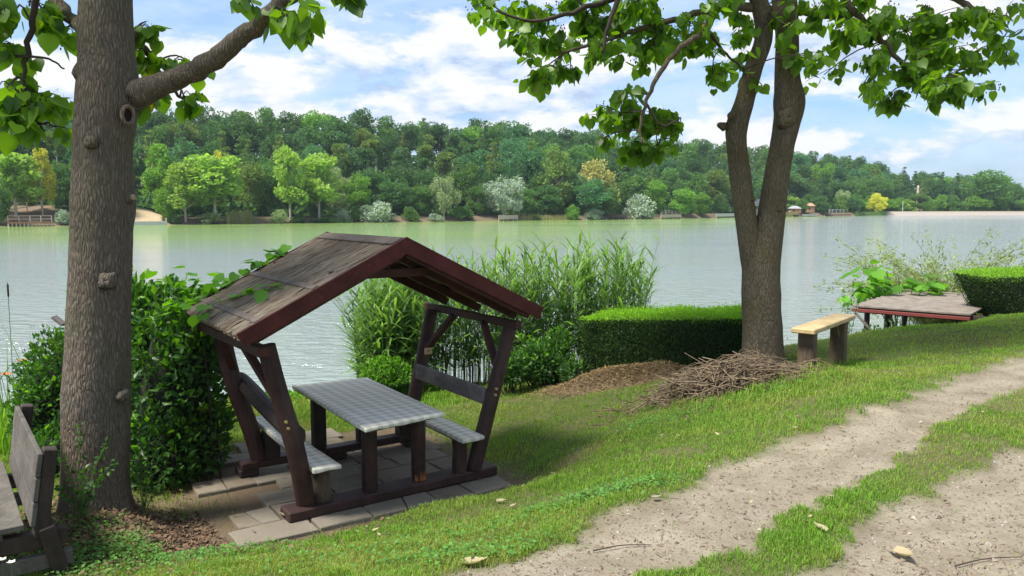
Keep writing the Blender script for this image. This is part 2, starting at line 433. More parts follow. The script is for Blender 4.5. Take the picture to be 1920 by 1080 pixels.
p = t.node('ShaderNodeBsdfPrincipled', {'Base Color': c, 'Roughness': .95, 'Normal': bm_.outputs[0], 'Specular IOR Level': .1})
t.l.new(p.outputs[0], out.inputs[0]); M['ground'] = m
lawn = link('lawn_ground', sub_mesh('lawn_ground', ~fm), M['ground']); tag(lawn, kind='structure')
track = link('dirt_track', sub_mesh('dirt_track', fm), M['ground']); tag(track, kind='structure')

# water -------------------------------------------------------------
m, t, out = new_mat('lake_water')
pos = t.node('ShaderNodeNewGeometry').outputs['Position']
rp = t.mapping(pos, scale=(1.0, 2.1, 1), rot=(0, 0, .12))
w1 = t.noise(t.mapping(pos, scale=(1.0, 2.0, 1), rot=(0, 0, .16)), 1.7, 5, .6, .3); w2 = t.noise(rp, 1.0, 2, .5, .3); w3 = t.noise(t.mapping(pos, scale=(.02, .07, 1)), 1, 3, .6)
hh = t.math('ADD', t.math('MULTIPLY', w1, .21), t.math('MULTIPLY', w2, .02))
amp = t.ramp(w3, [(.35, (.35, .35, .35)), (.62, (1, 1, 1))])
b = t.node('ShaderNodeBump', {'Strength': t.math('MULTIPLY', amp, 1.0), 'Distance': 1.0, 'Height': hh})
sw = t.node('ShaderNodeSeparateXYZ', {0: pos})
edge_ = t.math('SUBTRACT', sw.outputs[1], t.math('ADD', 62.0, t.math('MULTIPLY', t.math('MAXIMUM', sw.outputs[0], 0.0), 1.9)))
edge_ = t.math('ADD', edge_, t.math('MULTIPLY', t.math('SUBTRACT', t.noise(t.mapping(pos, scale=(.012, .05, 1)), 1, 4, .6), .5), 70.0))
refl_tint = t.math('MULTIPLY_ADD', edge_, .022, .5, clamp=True)
wcol = t.mix(refl_tint, (.245, .29, .27), (.205, .31, .085))  # green of the mirrored trees put into the far water's base colour
p = t.node('ShaderNodeBsdfPrincipled', {'Base Color': wcol, 'Roughness': .05, 'IOR': t.math('SUBTRACT', 1.65, t.math('MULTIPLY', refl_tint, .28)), 'Normal': b.outputs[0], 'Specular IOR Level': .5})
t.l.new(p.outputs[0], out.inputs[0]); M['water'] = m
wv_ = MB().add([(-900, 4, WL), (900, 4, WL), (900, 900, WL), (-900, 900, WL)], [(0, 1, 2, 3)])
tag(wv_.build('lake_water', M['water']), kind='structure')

# ------------------------------------------------------------------ picnic shelter
c_, s_ = math.cos(PV_Y), math.sin(PV_Y)
EU = Vector((c_, s_, 0)); EV = Vector((-s_, c_, 0)); EZ = Vector((0, 0, 1))
def L2W(u, v, z): return PV_O + EU * u + EV * v + EZ * z
def loc_z(px, py, z):
    d = ray(px, py); p_ = d * ((PV_O.z + z) / d.z) - PV_O; return Vector((p_.dot(EU), p_.dot(EV), z))
def loc_v(px, py, v):
    d = ray(px, py); k = (PV_O.dot(EV) + v) / d.dot(EV); p_ = d * k - PV_O; return Vector((p_.dot(EU), v, p_.z))
shel = empty('picnic_shelter', PV_O, PV_Y, 'dark red stained picnic shelter with reed roof, checked table and benches', 'picnic shelter')
def logpart(name, a, b, r, mat, seed=0, n=12, r2=None):
    a = Vector(a); b = Vector(b); k = 10
    P = [a.lerp(b, i / k) + Vector((mn.noise(Vector((i * .35, seed, 0))), mn.noise(Vector((i * .35, seed, 5))), 0)) * .012 for i in range(k + 1)]
    r2 = r2 or r
    R_ = [(r + (r2 - r) * i / k) for i in range(k + 1)]
    return MB().tube(P, R_, n, True, .06, seed).build(name, mat, shel, False)
# sills
zs = .075
def sill(name, a, b, wd, ht, z0):
    a = Vector((a[0], a[1], z0 - ht / 2)); b = Vector((b[0], b[1], z0 - ht / 2))
    return MB().beam(a, b, wd, ht, bev=.012).build(name, M['logdark'] if name == 'sill_beam' else M['dark'], shel)
fl = loc_z(533, 955, zs); fr = loc_z(922, 868, zs)
sill('sill_beam', (fl.x, fl.y - .0), (fr.x, fr.y), .20, .085, zs)
DEP = 1.27
sill('sill_beam', (-.93, DEP), (.86, DEP), .14, .07, .13)
for u in (-.86, -.02, .78): MB().box((u, DEP + .02, .03), (.17, .17, .07), None, .01).build('foot_block', M['dark'], shel)
# posts
feet = {'fl': loc_z(573, 944, zs), 'fr': loc_z(888, 879, zs), 'bl': Vector((-.75, DEP, .13)), 'br': Vector((.73, DEP, .13))}
tops = {'fl': loc_v(499, 648, 0), 'fr': loc_v(958, 606, 0), 'bl': loc_v(417, 632, DEP + .02), 'br': loc_v(810, 580, DEP)}
for i, k in enumerate(('fl', 'fr', 'bl', 'br')):
    a, b_ = feet[k], tops[k]
    if k == 'fl':
        mid = loc_v(556, 850, -.02)
        P = lerp_list([a, mid, loc_v(518, 720, 0), b_], 14); R_ = np.linspace(.074, .068, 14)
    elif k == 'bl':
        P = lerp_list([a, loc_v(468, 800, DEP), loc_v(437, 715, DEP), b_], 14); R_ = np.linspace(.075, .075, 14)
    elif k == 'br':
        P = lerp_list([a, loc_v(775, 755, DEP), loc_v(793, 665, DEP), b_], 14); R_ = np.linspace(.075, .062, 14)
    else:
        P = lerp_list([a, a.lerp(b_, .5), b_], 14); R_ = np.linspace(.070, .062, 14)
    ob = MB().tube(P, list(R_), 14, True, .05, i * 3).build('post', M['logdark'] if k != 'fl' else M['logdark'], shel)
def brass(px, py, v):
    q = loc_v(px, py, v)
    MB().tube([q, q - Vector((0, .02, 0))], [.014, .010], 8).build('bolt', M['brass'], shel)
for a in ((536, 791, -.075), (540, 803, -.075), (930, 729, -.07), (928, 740, -.07)): brass(*a)
# worn feet of the posts
# wall plates and braces
zp = 1.375
pl = MB().beam((1.09, -.20, zp), (1.08, DEP + .22, zp), .05, .07).build('wall_plate', M['stain'], shel)
pl = MB().beam((-1.10, -.16, zp - .02), (-1.16, DEP + .2, zp - .02), .09, .07).build('wall_plate', M['stain'], shel)
def brace(a, b_, w_=.05, h_=.06): MB().beam(a, b_, w_, h_, up=(1, 0, 0)).build('brace', M['stain'] if True else 0, shel)
fr_, br_ = feet['fr'], tops['fr']
def onp(k, z):
    a, b_ = feet[k], tops[k]; f_ = (z - a.z) / (b_.z - a.z); return a.lerp(b_, f_)
brace(onp('fr', .98) + Vector((0, .05, 0)), Vector((1.075, .36, zp - .03)))
brace(onp('br', .98) + Vector((0, -.05, 0)), Vector((1.075, .90, zp - .03)))
brace(onp('fl', .98) + Vector((-.02, .05, 0)), Vector((-1.11, .36, zp - .03)))
brace(onp('bl', .98) + Vector((0, -.05, 0)), Vector((-1.13, .92, zp - .03)))
# backrests
a = onp('fr', .72); b_ = onp('br', .76)
MB().beam(a + Vector((-.055, .03, 0)), b_ + Vector((-.055, -.04, 0)), .045, .15, bev=.012).build('backrest', M['greyb'], shel)
a = onp('fl', .66) + Vector((.05, .02, 0)); b_ = loc_v(447, 722, DEP) + Vector((.06, 0, .0))
P = lerp_list([b_ + Vector((-.02, .12, .02)), b_, a.lerp(b_, .5) + Vector((0, 0, -.02)), a, a + Vector((0, -.05, -.01))], 12)
MB().tube(P, .075, 12, True, .05, 9).build('backrest', M['dark'], shel)
# small tag on the back post
q = loc_v(803, 658, DEP - .09)
tg = MB().box(q, (.085, .012, .065), None, .002).build('wooden_tag', M['pine'], shel)
mk = MB().beam(q + Vector((-.022, -.008, -.018)), q + Vector((.022, -.008, .018)), .003, .005, up=(0, 1, 0)); mk.beam(q + Vector((-.022, -.008, .018)), q + Vector((.022, -.0085, -.018)), .003, .005, up=(0, 1, 0))
mk.build('painted_cross', M['dark'], tg)

# checked oilcloth
m, t, out = new_mat('checked_oilcloth')
oc = t.node('ShaderNodeTexCoord').outputs['Object']; so = t.node('ShaderNodeSeparateXYZ', {0: oc})
def stripe(s_, k): return t.math('GREATER_THAN', t.math('SINE', t.math('MULTIPLY', s_, k)), 0.0)
ws = t.noise(oc, 6, 3, .5)
sx_ = t.math('ADD', so.outputs[0], t.math('MULTIPLY', ws, .012)); sy_ = t.math('ADD', so.outputs[1], t.math('MULTIPLY', ws, .012))
s2 = t.math('ADD', stripe(sx_, 66), stripe(sy_, 66))
nn = t.noise(oc, 9, 5, .6)
cc = t.ramp(t.math('MULTIPLY', s2, .5), [(0, (.84, .79, .62)), (.5, (.68, .64, .51)), (1, (.50, .48, .38))])
cc = t.mix(t.math('MULTIPLY', nn, .3), cc, (.55, .52, .44))
cc = t.mix(t.ramp(t.noise(oc, 3.0, 5, .7), [(.55, (0, 0, 0)), (.75, (.35, .35, .35))]), cc, (.22, .19, .14))
p = t.node('ShaderNodeBsdfPrincipled', {'Base Color': cc, 'Roughness': .55, 'Specular IOR Level': .5, 'Normal': t.node('ShaderNodeBump', {'Strength': .25, 'Distance': .01, 'Height': t.noise(oc, 5, 4, .6)}).outputs[0]})
t.l.new(p.outputs[0], out.inputs[0]); M['check'] = m

def clothtop(name, cname, corners, z, th, seed):
    """board with cloth pulled over it; corners local (u,v): FL, FR, BR, BL"""
    C4 = [Vector((q[0], q[1], 0)) for q in corners]
    cen = sum(C4, Vector()) / 4
    core = MB(); V = []
    for zz_ in (z - th, z - .006):
        for q in C4: V.append(cen + (q - cen) * .985 + Vector((0, 0, zz_)))
    core.add(V, [(3, 2, 1, 0), (4, 5, 6, 7), (0, 1, 5, 4), (1, 2, 6, 5), (2, 3, 7, 6), (3, 0, 4, 7)])
    board = core.build(name, M['bench_g'], shel)
    n_u, n_v = 26, 50; V = []; Fc = []
    def P_(a, b2): return C4[0] * (1 - a) * (1 - b2) + C4[1] * a * (1 - b2) + C4[2] * a * b2 + C4[3] * (1 - a) * b2
    ring = []
    for j in range(n_v + 1):
        for i in range(n_u + 1):
            q = P_(i / n_u, j / n_v); ed = min(i, n_u - i, (j), (n_v - j))
            dz = .0018 * mn.noise(Vector((q.x * 7, q.y * 7, seed)))
            V.append(Vector((q.x, q.y, z + dz - (.004 if ed == 0 else 0))))
    for j in range(n_v):
        for i in range(n_u):
            a0 = j * (n_u + 1) + i; Fc.append((a0, a0 + 1, a0 + n_u + 2, a0 + n_u + 1))
    per = [i for i in range(n_u + 1)] + [(j) * (n_u + 1) + n_u for j in range(1, n_v + 1)] + [n_v * (n_u + 1) + i for i in range(n_u - 1, -1, -1)] + [j * (n_u + 1) for j in range(n_v - 1, 0, -1)]
    prev = per; base = len(V)
    for lay in range(3):
        cur = []
        for k, i0 in enumerate(per):
            q = V[i0]; o_ = (Vector((q.x, q.y, 0)) - cen).normalized()
            nz = mn.noise(Vector((q.x * 9, q.y * 9, seed + 7)))
            dz = (.010, .022, .031 + .007 * nz)[lay]; off = (.003, .003 + .0015 * nz, .001 + .002 * nz)[lay]
            V.append(Vector((q.x + o_.x * off, q.y + o_.y * off, z - dz * th / .04))); cur.append(len(V) - 1)
        for k in range(len(per)): Fc.append((prev[k], cur[k], cur[(k + 1) % len(per)], prev[(k + 1) % len(per)]))
        prev = cur
    mb = MB(); mb.add(V, Fc); cl = mb.build(cname, M['check'], board, True)
    return board
zt = .72
TC = [loc_z(685, 803, zt), loc_z(833, 773, zt), loc_z(688, 707, zt), loc_z(548, 722, zt)]
tab = clothtop('table_top', 'checked_oilcloth', TC, zt, .042, 1)
zb_ = .42
FLb = [loc_z(587, 879, zb_), loc_z(640, 871, zb_), loc_z(498, 777, zb_), loc_z(472, 782, zb_)]
bl_ = clothtop('bench_seat', 'checked_oilcloth', FLb, zb_, .045, 4)
ra = loc_z(868, 824, zb_); rb = loc_z(908, 816, zb_)
bL = 1.72
br2 = clothtop('bench_seat', 'checked_oilcloth', [ra, rb, Vector((rb.x, rb.y + bL, 0)), Vector((ra.x, ra.y + bL, 0))], zb_, .045, 8)
def leg(par, name, uv, z0, z1, r, mat, seed, r2=None):
    P = [Vector((uv[0], uv[1], z0 + (z1 - z0) * i / 8)) + Vector((mn.noise(Vector((i * .3, seed, 1))), 0, 0)) * .006 for i in range(9)]
    return MB().tube(P, [r + ((r2 or r) - r) * i / 8 for i in range(9)], 14, True, .07, seed).build(name, mat, par)
q1 = loc_z(694, 918, zs); q2 = loc_z(785, 899, zs)
leg(tab, 'table_leg', q1, zs, zt - .043, .066, M['logdark'], 1)
l2 = leg(tab, 'table_leg', q2, zs, zt - .043, .060, M['logdark'], 2, .066)
pch = []
wp = MB(); wr = random.Random(9)
for k in range(34):
    an = -PI / 2 + wr.uniform(-1.1, 1.0); c = Vector((q2.x + math.cos(an) * .060, q2.y + math.sin(an) * .060, zs)); hh_ = wr.uniform(.015, .085)
    wp.beam(c + Vector((0, 0, .004)), c + Vector((math.cos(an) * .002, math.sin(an) * .002, hh_)), wr.uniform(.003, .007), .006, up=(math.cos(an), math.sin(an), 0), bev=0)
wp.build('worn_patch', M['orangewood'], l2)
for u in (q1.x, q2.x): MB().box((u, DEP, .13 + (zt - .173) / 2), (.12, .10, zt - .175), None, .008).build('table_leg', M['dark'], tab)
g1 = loc_z(604, 936, zs); g2 = loc_z(862, 884, zs)
leg(bl_, 'bench_leg', g1, zs, zb_ - .046, .072, M['log'], 3, .066)
leg(br2, 'bench_leg', g2, zs, zb_ - .046, .066, M['logdark'], 4)
MB().box(((FLb[0].x + FLb[1].x) / 2, DEP, .25), (.14, .12, .245), None, .008).build('bench_leg', M['dark'], bl_)
MB().box(((ra.x + rb.x) / 2, DEP, .25), (.14, .12, .245), None, .008).build('bench_leg', M['dark'], br2)
# roof
ZR, EWd, EZe, RV0, RV1 = 2.120, 1.265, 1.495, -.243, 1.43
m, t, out = new_mat('reed_thatch')
oc = t.node('ShaderNodeTexCoord').outputs['Object']
g = t.noise(t.mapping(oc, scale=(3, 60, 3)), 1, 5, .7, .2); r_ = t.node('ShaderNodeNewGeometry').outputs['Random Per Island']
big = t.noise(oc, 4, 4, .6)
c = t.mix(g, (.085, .068, .050), (.26, .215, .16)); c = t.mix(t.math('MULTIPLY', r_, .6), c, (.36, .30, .23))
c = t.mix(t.ramp(big, [(.4, (0, 0, 0)), (.75, (.7, .7, .7))]), c, (.11, .07, .045))
p = t.node('ShaderNodeBsdfPrincipled', {'Base Color': c, 'Roughness': .9, 'Specular IOR Level': .15})
t.l.new(p.outputs[0], out.inputs[0]); M['thatch'] = m
m, t, out = new_mat('reed_underside')
r_ = t.node('ShaderNodeNewGeometry').outputs['Random Per Island']
c = t.mix(r_, (.13, .08, .035), (.36, .25, .12))
p = t.node('ShaderNodeBsdfPrincipled', {'Base Color': c, 'Roughness': .7})
t.l.new(p.outputs[0], out.inputs[0]); M['under'] = m
slope = math.atan2(ZR - EZe, EWd); nrm = {}
roof = empty('roof', (0, 0, 0)); roof.parent = shel
def SP(side, a, v, off):
    """a: distance down the slope from the ridge, off: above the slope plane"""
    return Vector((side * (a * math.cos(slope) + off * math.sin(slope)), v, ZR - a * math.sin(slope) + off * math.cos(slope)))
LS = EWd / math.cos(slope)
for side in (-1, 1):
    base = MB(); V = []
    for off in (-.012, .012):
        for a, v in ((0.0, RV0 + .03), (LS + .03, RV0 + .03), (LS + .03, RV1 - .01), (0.0, RV1 - .01)): V.append(SP(side, a, v, off))
    base.add(V, [(0, 1, 2, 3), (7, 6, 5, 4), (0, 4, 5, 1), (1, 5, 6, 2), (2, 6, 7, 3), (3, 7, 4, 0)])
    mat_ = base.build('reed_mat', M['thatch'], roof)
    st = MB(); un = MB(); rr = random.Random(5 + side)
    for k in range(2300 if side < 0 else 900):       # weathered reeds on top
        v = rr.uniform(RV0 + .03, RV1 - .01); a0 = rr.uniform(-.02, LS - .1); ln = rr.uniform(.15, .55); a1 = min(a0 + ln, LS + rr.uniform(.0, .05))
        o0 = .014 + rr.random() * .014; dv = rr.gauss(0, .013)
        st.tube([SP(side, a0, v, o0), SP(side, (a0 + a1) / 2, v + dv * .5, o0 + rr.uniform(0, .012)), SP(side, a1, v + dv, o0 + rr.uniform(-.004, .010))], rr.uniform(.0025, .006), 4, False)
    o = st.build('reed_straw', M['thatch'], roof); o['kind'] = 'stuff'
    for k in range(250):
        v = RV0 + .03 + (RV1 - RV0 - .04) * k / 250
        un.tube([SP(side, .02, v, -.016), SP(side, LS + rr.uniform(0, .04), v + rr.gauss(0, .004), -.016)], .0042, 4, False)
    o = un.build('reed_lining', M['under'], roof); o['kind'] = 'stuff'
    for a in (.055, LS * .56, LS * .90):      # battens along the slope
        MB().beam(SP(side, a, RV0 + .035, .036), SP(side, a, RV1 - .02, .034), .055 if a > .1 else .10, .022, up=tuple(SP(side, 0, 0, 1) - SP(side, 0, 0, 0))).build('batten', M['batten'], roof)
    for a in (LS * .36, LS * .7):
        MB().beam(SP(side, a, RV0 + .03, -.036), SP(side, a, RV1 - .02, -.036), .045, .026, up=tuple(SP(side, 0, 0, 1) - SP(side, 0, 0, 0))).build('purlin', M['dark'], roof)
    for v in (.02, .64, 1.27):
        MB().beam(SP(side, .03, v, -.085), SP(side, LS - .03, v, -.085), .055, .07, up=tuple(SP(side, 0, 0, 1) - SP(side, 0, 0, 0))).build('rafter', M['stain'], roof)
    for v in (RV0, RV1):
        up_ = SP(side, 0, 0, 1) - SP(side, 0, 0, 0)
        P0 = SP(side, 0, v, 0); P1 = SP(side, LS + .035, v, 0); hh_ = .062
        a0_ = Vector((0, v, ZR + .045)); a1_ = Vector((0, v, ZR - .085))
        e0 = P1 + up_ * .045; e1 = P1 - up_ * .062
        y = .014
        V = [q + Vector((0, dy, 0)) for dy in (-y, y) for q in (a0_, e0, e1, a1_)]
        MB().add(V, [(3, 2, 1, 0), (4, 5, 6, 7), (0, 1, 5, 4), (1, 2, 6, 5), (2, 3, 7, 6), (3, 0, 4, 7)]).build('barge_board', M['barge'], roof)
        MB().beam(SP(side, .06, v + (.04 if v < 0 else -.04), -.062), SP(side, LS - .05, v + (.04 if v < 0 else -.04), -.062), .04, .07, up=tuple(up_)).build('inner_rafter', M['stain'], roof)
MB().beam((-.55, .03 - .055, 1.87), (.55, .03 - .055, 1.87), .035, .07, bev=.004).build('collar_tie', M['stain'], roof)
MB().beam((-.55, 1.33, 1.87), (.55, 1.33, 1.87), .035, .07, bev=.004).build('collar_tie', M['stain'], roof)

# ------------------------------------------------------------------ paved floor
pav = empty('paved_floor', PV_O, PV_Y); pav['kind'] = 'structure'
rr = random.Random(11)
def slab(P, zt_, parent=pav, name='paving_slab', th=.05):
    cx = sum(p_[0] for p_ in P) / len(P); cy = sum(p_[1] for p_ in P) / len(P); n = len(P)
    zt_ -= .008 if P[0][1] < -.02 else 0
    V = [(p_[0], p_[1], zt_ - th) for p_ in P] + [(p_[0], p_[1], zt_ - .008) for p_ in P] + [(cx + (p_[0] - cx) * .965, cy + (p_[1] - cy) * .965, zt_ + rr.uniform(-.003, .003)) for p_ in P]
    Fs = [(i, (i + 1) % n, n + (i + 1) % n, n + i) for i in range(n)] + [(n + i, n + (i + 1) % n, 2 * n + (i + 1) % n, 2 * n + i) for i in range(n)] + [tuple(range(2 * n, 3 * n))]
    return MB().add(V, Fs).build(name, M['stone'], parent)
v = -.24; row = 0
while v < 2.05:
    hv = rr.choice((.27, .33, .38)); u = -1.25 + rr.uniform(-.1, .1); end = 1.02 if v < 1.3 else .35
    if v < -.05: u = -1.42 + rr.uniform(-.1, .1)
    while u < end - .12:
        wu = rr.choice((.36, .44, .52, .60)) * rr.uniform(.92, 1.08)
        if u + wu > end: wu = end - u
        g_ = .007; j = lambda: rr.uniform(-.011, .011)
        if u < -1.1 and rr.random() < .2: u += wu; continue
        P = [(u + g_ + j(), v + g_ + j()), (u + wu * .5, v + g_ + j()), (u + wu - g_ + j(), v + g_ + j()), (u + wu - g_ + j(), v + hv * .5 + j()), (u + wu - g_ + j(), v + hv - g_ + j()), (u + wu * .5 + j(), v + hv - g_ + j()), (u + g_ + j(), v + hv - g_ + j()), (u + g_ + j(), v + hv * .5)]
        if rr.random() < .3 and wu > .3:   # cracked in two
            k1 = rr.uniform(.35, .65)
            A_ = [P[0], (u + wu * k1 - .004, v + g_), (u + wu * (k1 + rr.uniform(-.15, .15)) - .004, v + hv - g_), P[6], P[7]]
            B_ = [(A_[1][0] + .009, A_[1][1]), P[2], P[3], P[4], (A_[2][0] + .009, A_[2][1])]
            slab(A_, rr.uniform(-.012, .0)); slab(B_, rr.uniform(-.012, .0))
        else: slab(P, rr.uniform(-.012, .002))
        u += wu
    v += hv; row += 1
# joint soil is the lawn ground just below

# ------------------------------------------------------------------ trees close by
def leaf_mesh(name, L, wd, fold=.25, curl=.25, n=6, stem=.35):
    """heart-shaped leaf, stalk at the origin, hanging along -Z, facing +Y"""
    V = []; Fs = []
    prof = [(0, 0.06), (.06, .62), (.18, .93), (.36, 1.0), (.58, .78), (.8, .36), (1, 0.0)]
    V.append((0, 0, -stem * L)); rows = []
    for i, (s_, w_) in enumerate(prof):
        zz_ = -stem * L - s_ * L + (.10 * L if i == 1 else 0) * 1.0
        y_ = curl * L * (s_ ** 2) * .5
        if i == 0: continue
        if i == len(prof) - 1: rows.append((len(V),)); V.append((0, y_, zz_)); continue
        hw = w_ * wd / 2; rows.append((len(V), len(V) + 1, len(V) + 2))
        V += [(-hw, y_ + fold * hw, zz_ + (.03 * L if i < 3 else 0)), (0, y_, -stem * L - s_ * L), (hw, y_ + fold * hw, zz_ + (.03 * L if i < 3 else 0))]
    Fs += [(0, rows[0][0], rows[0][1]), (0, rows[0][1], rows[0][2])]
    for a, b_ in zip(rows, rows[1:]):
        if len(b_) == 3: Fs += [(a[0], b_[0], b_[1], a[1]), (a[1], b_[1], b_[2], a[2])]
        else: Fs += [(a[0], b_[0], a[1]), (a[1], b_[0], a[2])]
    k = len(V); e = .012 * L
    V += [(-e, 0, 0), (e, 0, 0), (0, -e, 0)]
    Fs += [(k, k + 1, 0), (k + 1, k + 2, 0), (k + 2, k, 0)]
    me = bpy.data.meshes.new(name); me.from_pydata(V, [], Fs); me.update()
    me.polygons.foreach_set('use_smooth', [True] * len(me.polygons)); return me
M['leaf_near'] = foliage('tree_leaf', (.085, .19, .018), .55, .35, .42, (2.6, 2.5, .45), 0, .45, .004)
M['leaf_big'] = foliage('large_leaf', (.085, .25, .025), .42, .3, .6, (1.9, 1.8, .5), 0, .25)

def rotm(yaw, pitch, roll):
    return Matrix.Rotation(yaw, 3, 'Z') @ Matrix.Rotation(pitch, 3, 'X') @ Matrix.Rotation(roll, 3, 'Y')
def tri_template(me):
    V = np.array([v.co[:] for v in me.vertices]); T = []
    for p_ in me.polygons:
        vs = list(p_.vertices)
        for i in range(1, len(vs) - 1): T.append((vs[0], vs[i], vs[i + 1]))
    return V, np.array(T)
def scatter(name, tmpl, mats, mat, parent=None, smooth=True):
    """mats: list of (R 3x3 ndarray, pos, scale) -> ONE mesh"""
    V, T = tmpl; n = len(mats)
    R = np.array([m_[0] for m_ in mats]); P = np.array([m_[1] for m_ in mats]); S = np.array([m_[2] for m_ in mats])
    VV = (np.einsum('nij,kj->nki', R, V) * S[:, None, None] + P[:, None, :]).reshape(-1, 3)
    FF = (T[None] + (np.arange(n) * len(V))[:, None, None]).reshape(-1, 3)
    o = link(name, mesh_np(name, VV, FF, smooth), mat, parent); o['kind'] = 'stuff'; return o

def tree_near(name, label, stems, branches, clusters, lf_mesh, scale_rng, barkm, knots, seed, above, pods, n_ind=300, per=9):
    rr = random.Random(seed)
    root = empty(name, stems[0][0][:3], 0, label, 'tree')
    O = Vector(stems[0][0][:3])
    L_ = lambda p_: Vector(p_) - O
    mb = MB()
    for si, S in enumerate(stems):
        S2 = [(*L_(q[:3]), q[3]) for q in S]
        R_ = lerp_list(S2, 90); n = 40
        rings = []; V = []
        for i, q in enumerate(R_):
            p_ = Vector(q[:3]); t_ = Vector(R_[min(i + 1, 89)][:3]) - Vector(R_[max(i - 1, 0)][:3]); t_.normalize()
            x = Vector((1, 0, 0)); x = (x - t_ * x.dot(t_)).normalized(); y = t_.cross(x)
            for k in range(n):
                an = 2 * PI * k / n; d_ = x * math.cos(an) + y * math.sin(an)
                w_ = p_ + d_ * q[3]
                ridge = mn.noise(Vector((d_.x * 5 * q[3] * 6, d_.y * 5 * q[3] * 6, w_.z * 1.5 + si * 9))) * .035 + mn.noise(Vector((w_.x * 30, w_.y * 30, w_.z * 6))) * .028 + mn.noise(w_ * 2.3) * .06
                if si == 0:
                    hb = (w_.z) / .35
                    if hb < 1: ridge += (1 - max(hb, 0)) ** 2 * (.22 + .18 * math.sin(5 * an + seed))
                V.append(p_ + d_ * q[3] * (1 + ridge))
        Fs = [(i * n + k, i * n + (k + 1) % n, (i + 1) * n + (k + 1) % n, (i + 1) * n + k) for i in range(89) for k in range(n)]
        mb.add(V, Fs)
    trunk = mb.build('trunk', barkm, root, True)
    for (q, d_, r, kind) in knots:      # branch scars
        q = L_(q); d_ = Vector(d_).normalized()
        if kind == 'ring':
            x = d_.cross(Vector((0, 0, 1))).normalized(); y = d_.cross(x); V = []; Fs = []; A, B_ = 22, 8
            for i in range(A):
                an = 2 * PI * i / A; c = q + (x * math.cos(an) * .8 + y * math.sin(an) * 1.15) * r
                o_ = (x * math.cos(an) + y * math.sin(an))
                for j in range(B_):
                    b2 = 2 * PI * j / B_; rw = r * .30 * (1 + .2 * mn.noise(c * 20)); V.append(c + o_ * math.cos(b2) * rw + d_ * math.sin(b2) * rw)
            for i in range(A):
                for j in range(B_): Fs.append((i * B_ + j, ((i + 1) % A) * B_ + j, ((i + 1) % A) * B_ + (j + 1) % B_, i * B_ + (j + 1) % B_))
            kn = MB().add(V, Fs).build('branch_scar', M['scar'], root, True)
            disc = [q - d_ * r * .22 + (x * math.cos(2 * PI * i / 16) * .8 + y * math.sin(2 * PI * i / 16) * 1.15) * r * .85 for i in range(16)]
            MB().add(disc, [tuple(range(16))]).build('hollow', M['black'], kn)
        else:
            (MB().tube([q - d_ * r * 1.2, q, q + d_ * r * 1.1, q + d_ * r * 1.5], [r * 1.5, r * 1.15, r * .85, r * .55], 14, True, .25, seed) if kind == 'stub' else MB().tube([q - d_ * r * 1.5, q - d_ * r * .3, q - d_ * r * .05, q + d_ * r * .08, q + d_ * r * .02], [r * 2.1, r * 1.6, r * 1.15, r * .7, r * .3], 18, True, .45, seed)).build('branch_scar', barkm, root, True)
            if kind == 'stub':
                e = q + d_ * r * 1.505; MB().tube([e, e + d_ * .004], [r * .5, r * .48], 12).build('cut_face', M['cut'], root)
    bpts = []
    for B in branches:
        B2 = [(*L_(q[:3]), q[3]) for q in B]; n = max(10, len(B) * 6)
        R_ = lerp_list(B2, n)
        P = [Vector(q[:3]) + Vector((mn.noise(Vector((i * .5, seed, 3))), mn.noise(Vector((i * .5, seed, 8))), mn.noise(Vector((i * .5, seed, 12))))) * min(.03, q[3]) for i, q in enumerate(R_)]
        MB().tube(P, [max(.003, q[3]) for q in R_], 12 if B[0][3] > .03 else 7, True, .08, seed).build('branch', barkm if B[0][3] > .05 else M['twig'], root, True)
        bpts += P
    tw = MB(); leaves = []; podm = MB()
    for (cen, rad, num) in clusters:
        cen = L_(cen); near = sorted(bpts, key=lambda b_: (b_ - cen).length)[:6]; src = rr.choice(near[:3])
        mid = src.lerp(cen, .5) + Vector((rr.uniform(-.06, .06), rr.uniform(-.06, .06), rr.uniform(.0, .08)))
        tw.tube(lerp_list([src, mid, cen], 6), list(np.linspace(.009, .005, 6)), 5, False)
        nt = max(2, num // per)
        for k in range(nt):
            d_ = Vector((rr.gauss(0, 1), rr.gauss(0, 1), rr.gauss(0, .9))).normalized()
            e = cen + Vector((d_.x * rad[0], d_.y * rad[1], d_.z * rad[2])) * rr.uniform(.45, 1.0)
            st_ = src.lerp(cen, rr.uniform(.5, 1))
            m2 = st_.lerp(e, .55) + Vector((0, 0, rr.uniform(.0, .05)))
            P = lerp_list([st_, m2, e], 6); tw.tube(P, list(np.linspace(.0055, .0025, 6)), 4, False)
            for j in range(per):
                q = Vector(P[rr.randint(2, 5)]) + Vector((rr.gauss(0, .03), rr.gauss(0, .03), rr.gauss(0, .025)))
                R = rotm(rr.uniform(0, 2 * PI), rr.gauss(.35, .42), rr.gauss(0, .35))
                leaves.append((np.array(R), np.array(q), rr.uniform(*scale_rng)))
            if pods and rr.random() < pods:
                for _ in range(rr.randint(5, 12)):
                    q = e + Vector((rr.gauss(0, .035), rr.gauss(0, .035), rr.gauss(-.03, .03)))
                    podm.tube([q + Vector((0, 0, .011)), q, q - Vector((0, 0, .011))], [.003, .0075, .002], 5, False)
    tw.build('twigs', M['twig'], root)['kind'] = 'stuff'
    if podm.v: podm.build('seed_pods', M['berry'], root)['kind'] = 'stuff'
    # leaves: the ones that show largest are objects, the rest one mass
    def score(l_):
        w_ = O + Vector(l_[1]); d_ = w_.y
        th = TH; fw = math.cos(th) * w_.y - math.sin(th) * w_.z; X = 960 + F * w_.x / fw; Y = 540 - F * (math.sin(th) * w_.y + math.cos(th) * w_.z) / fw
        vis = 1 if (0 < X < 1920 and -10 < Y < 1080) else .01
        return -vis * l_[2] / d_
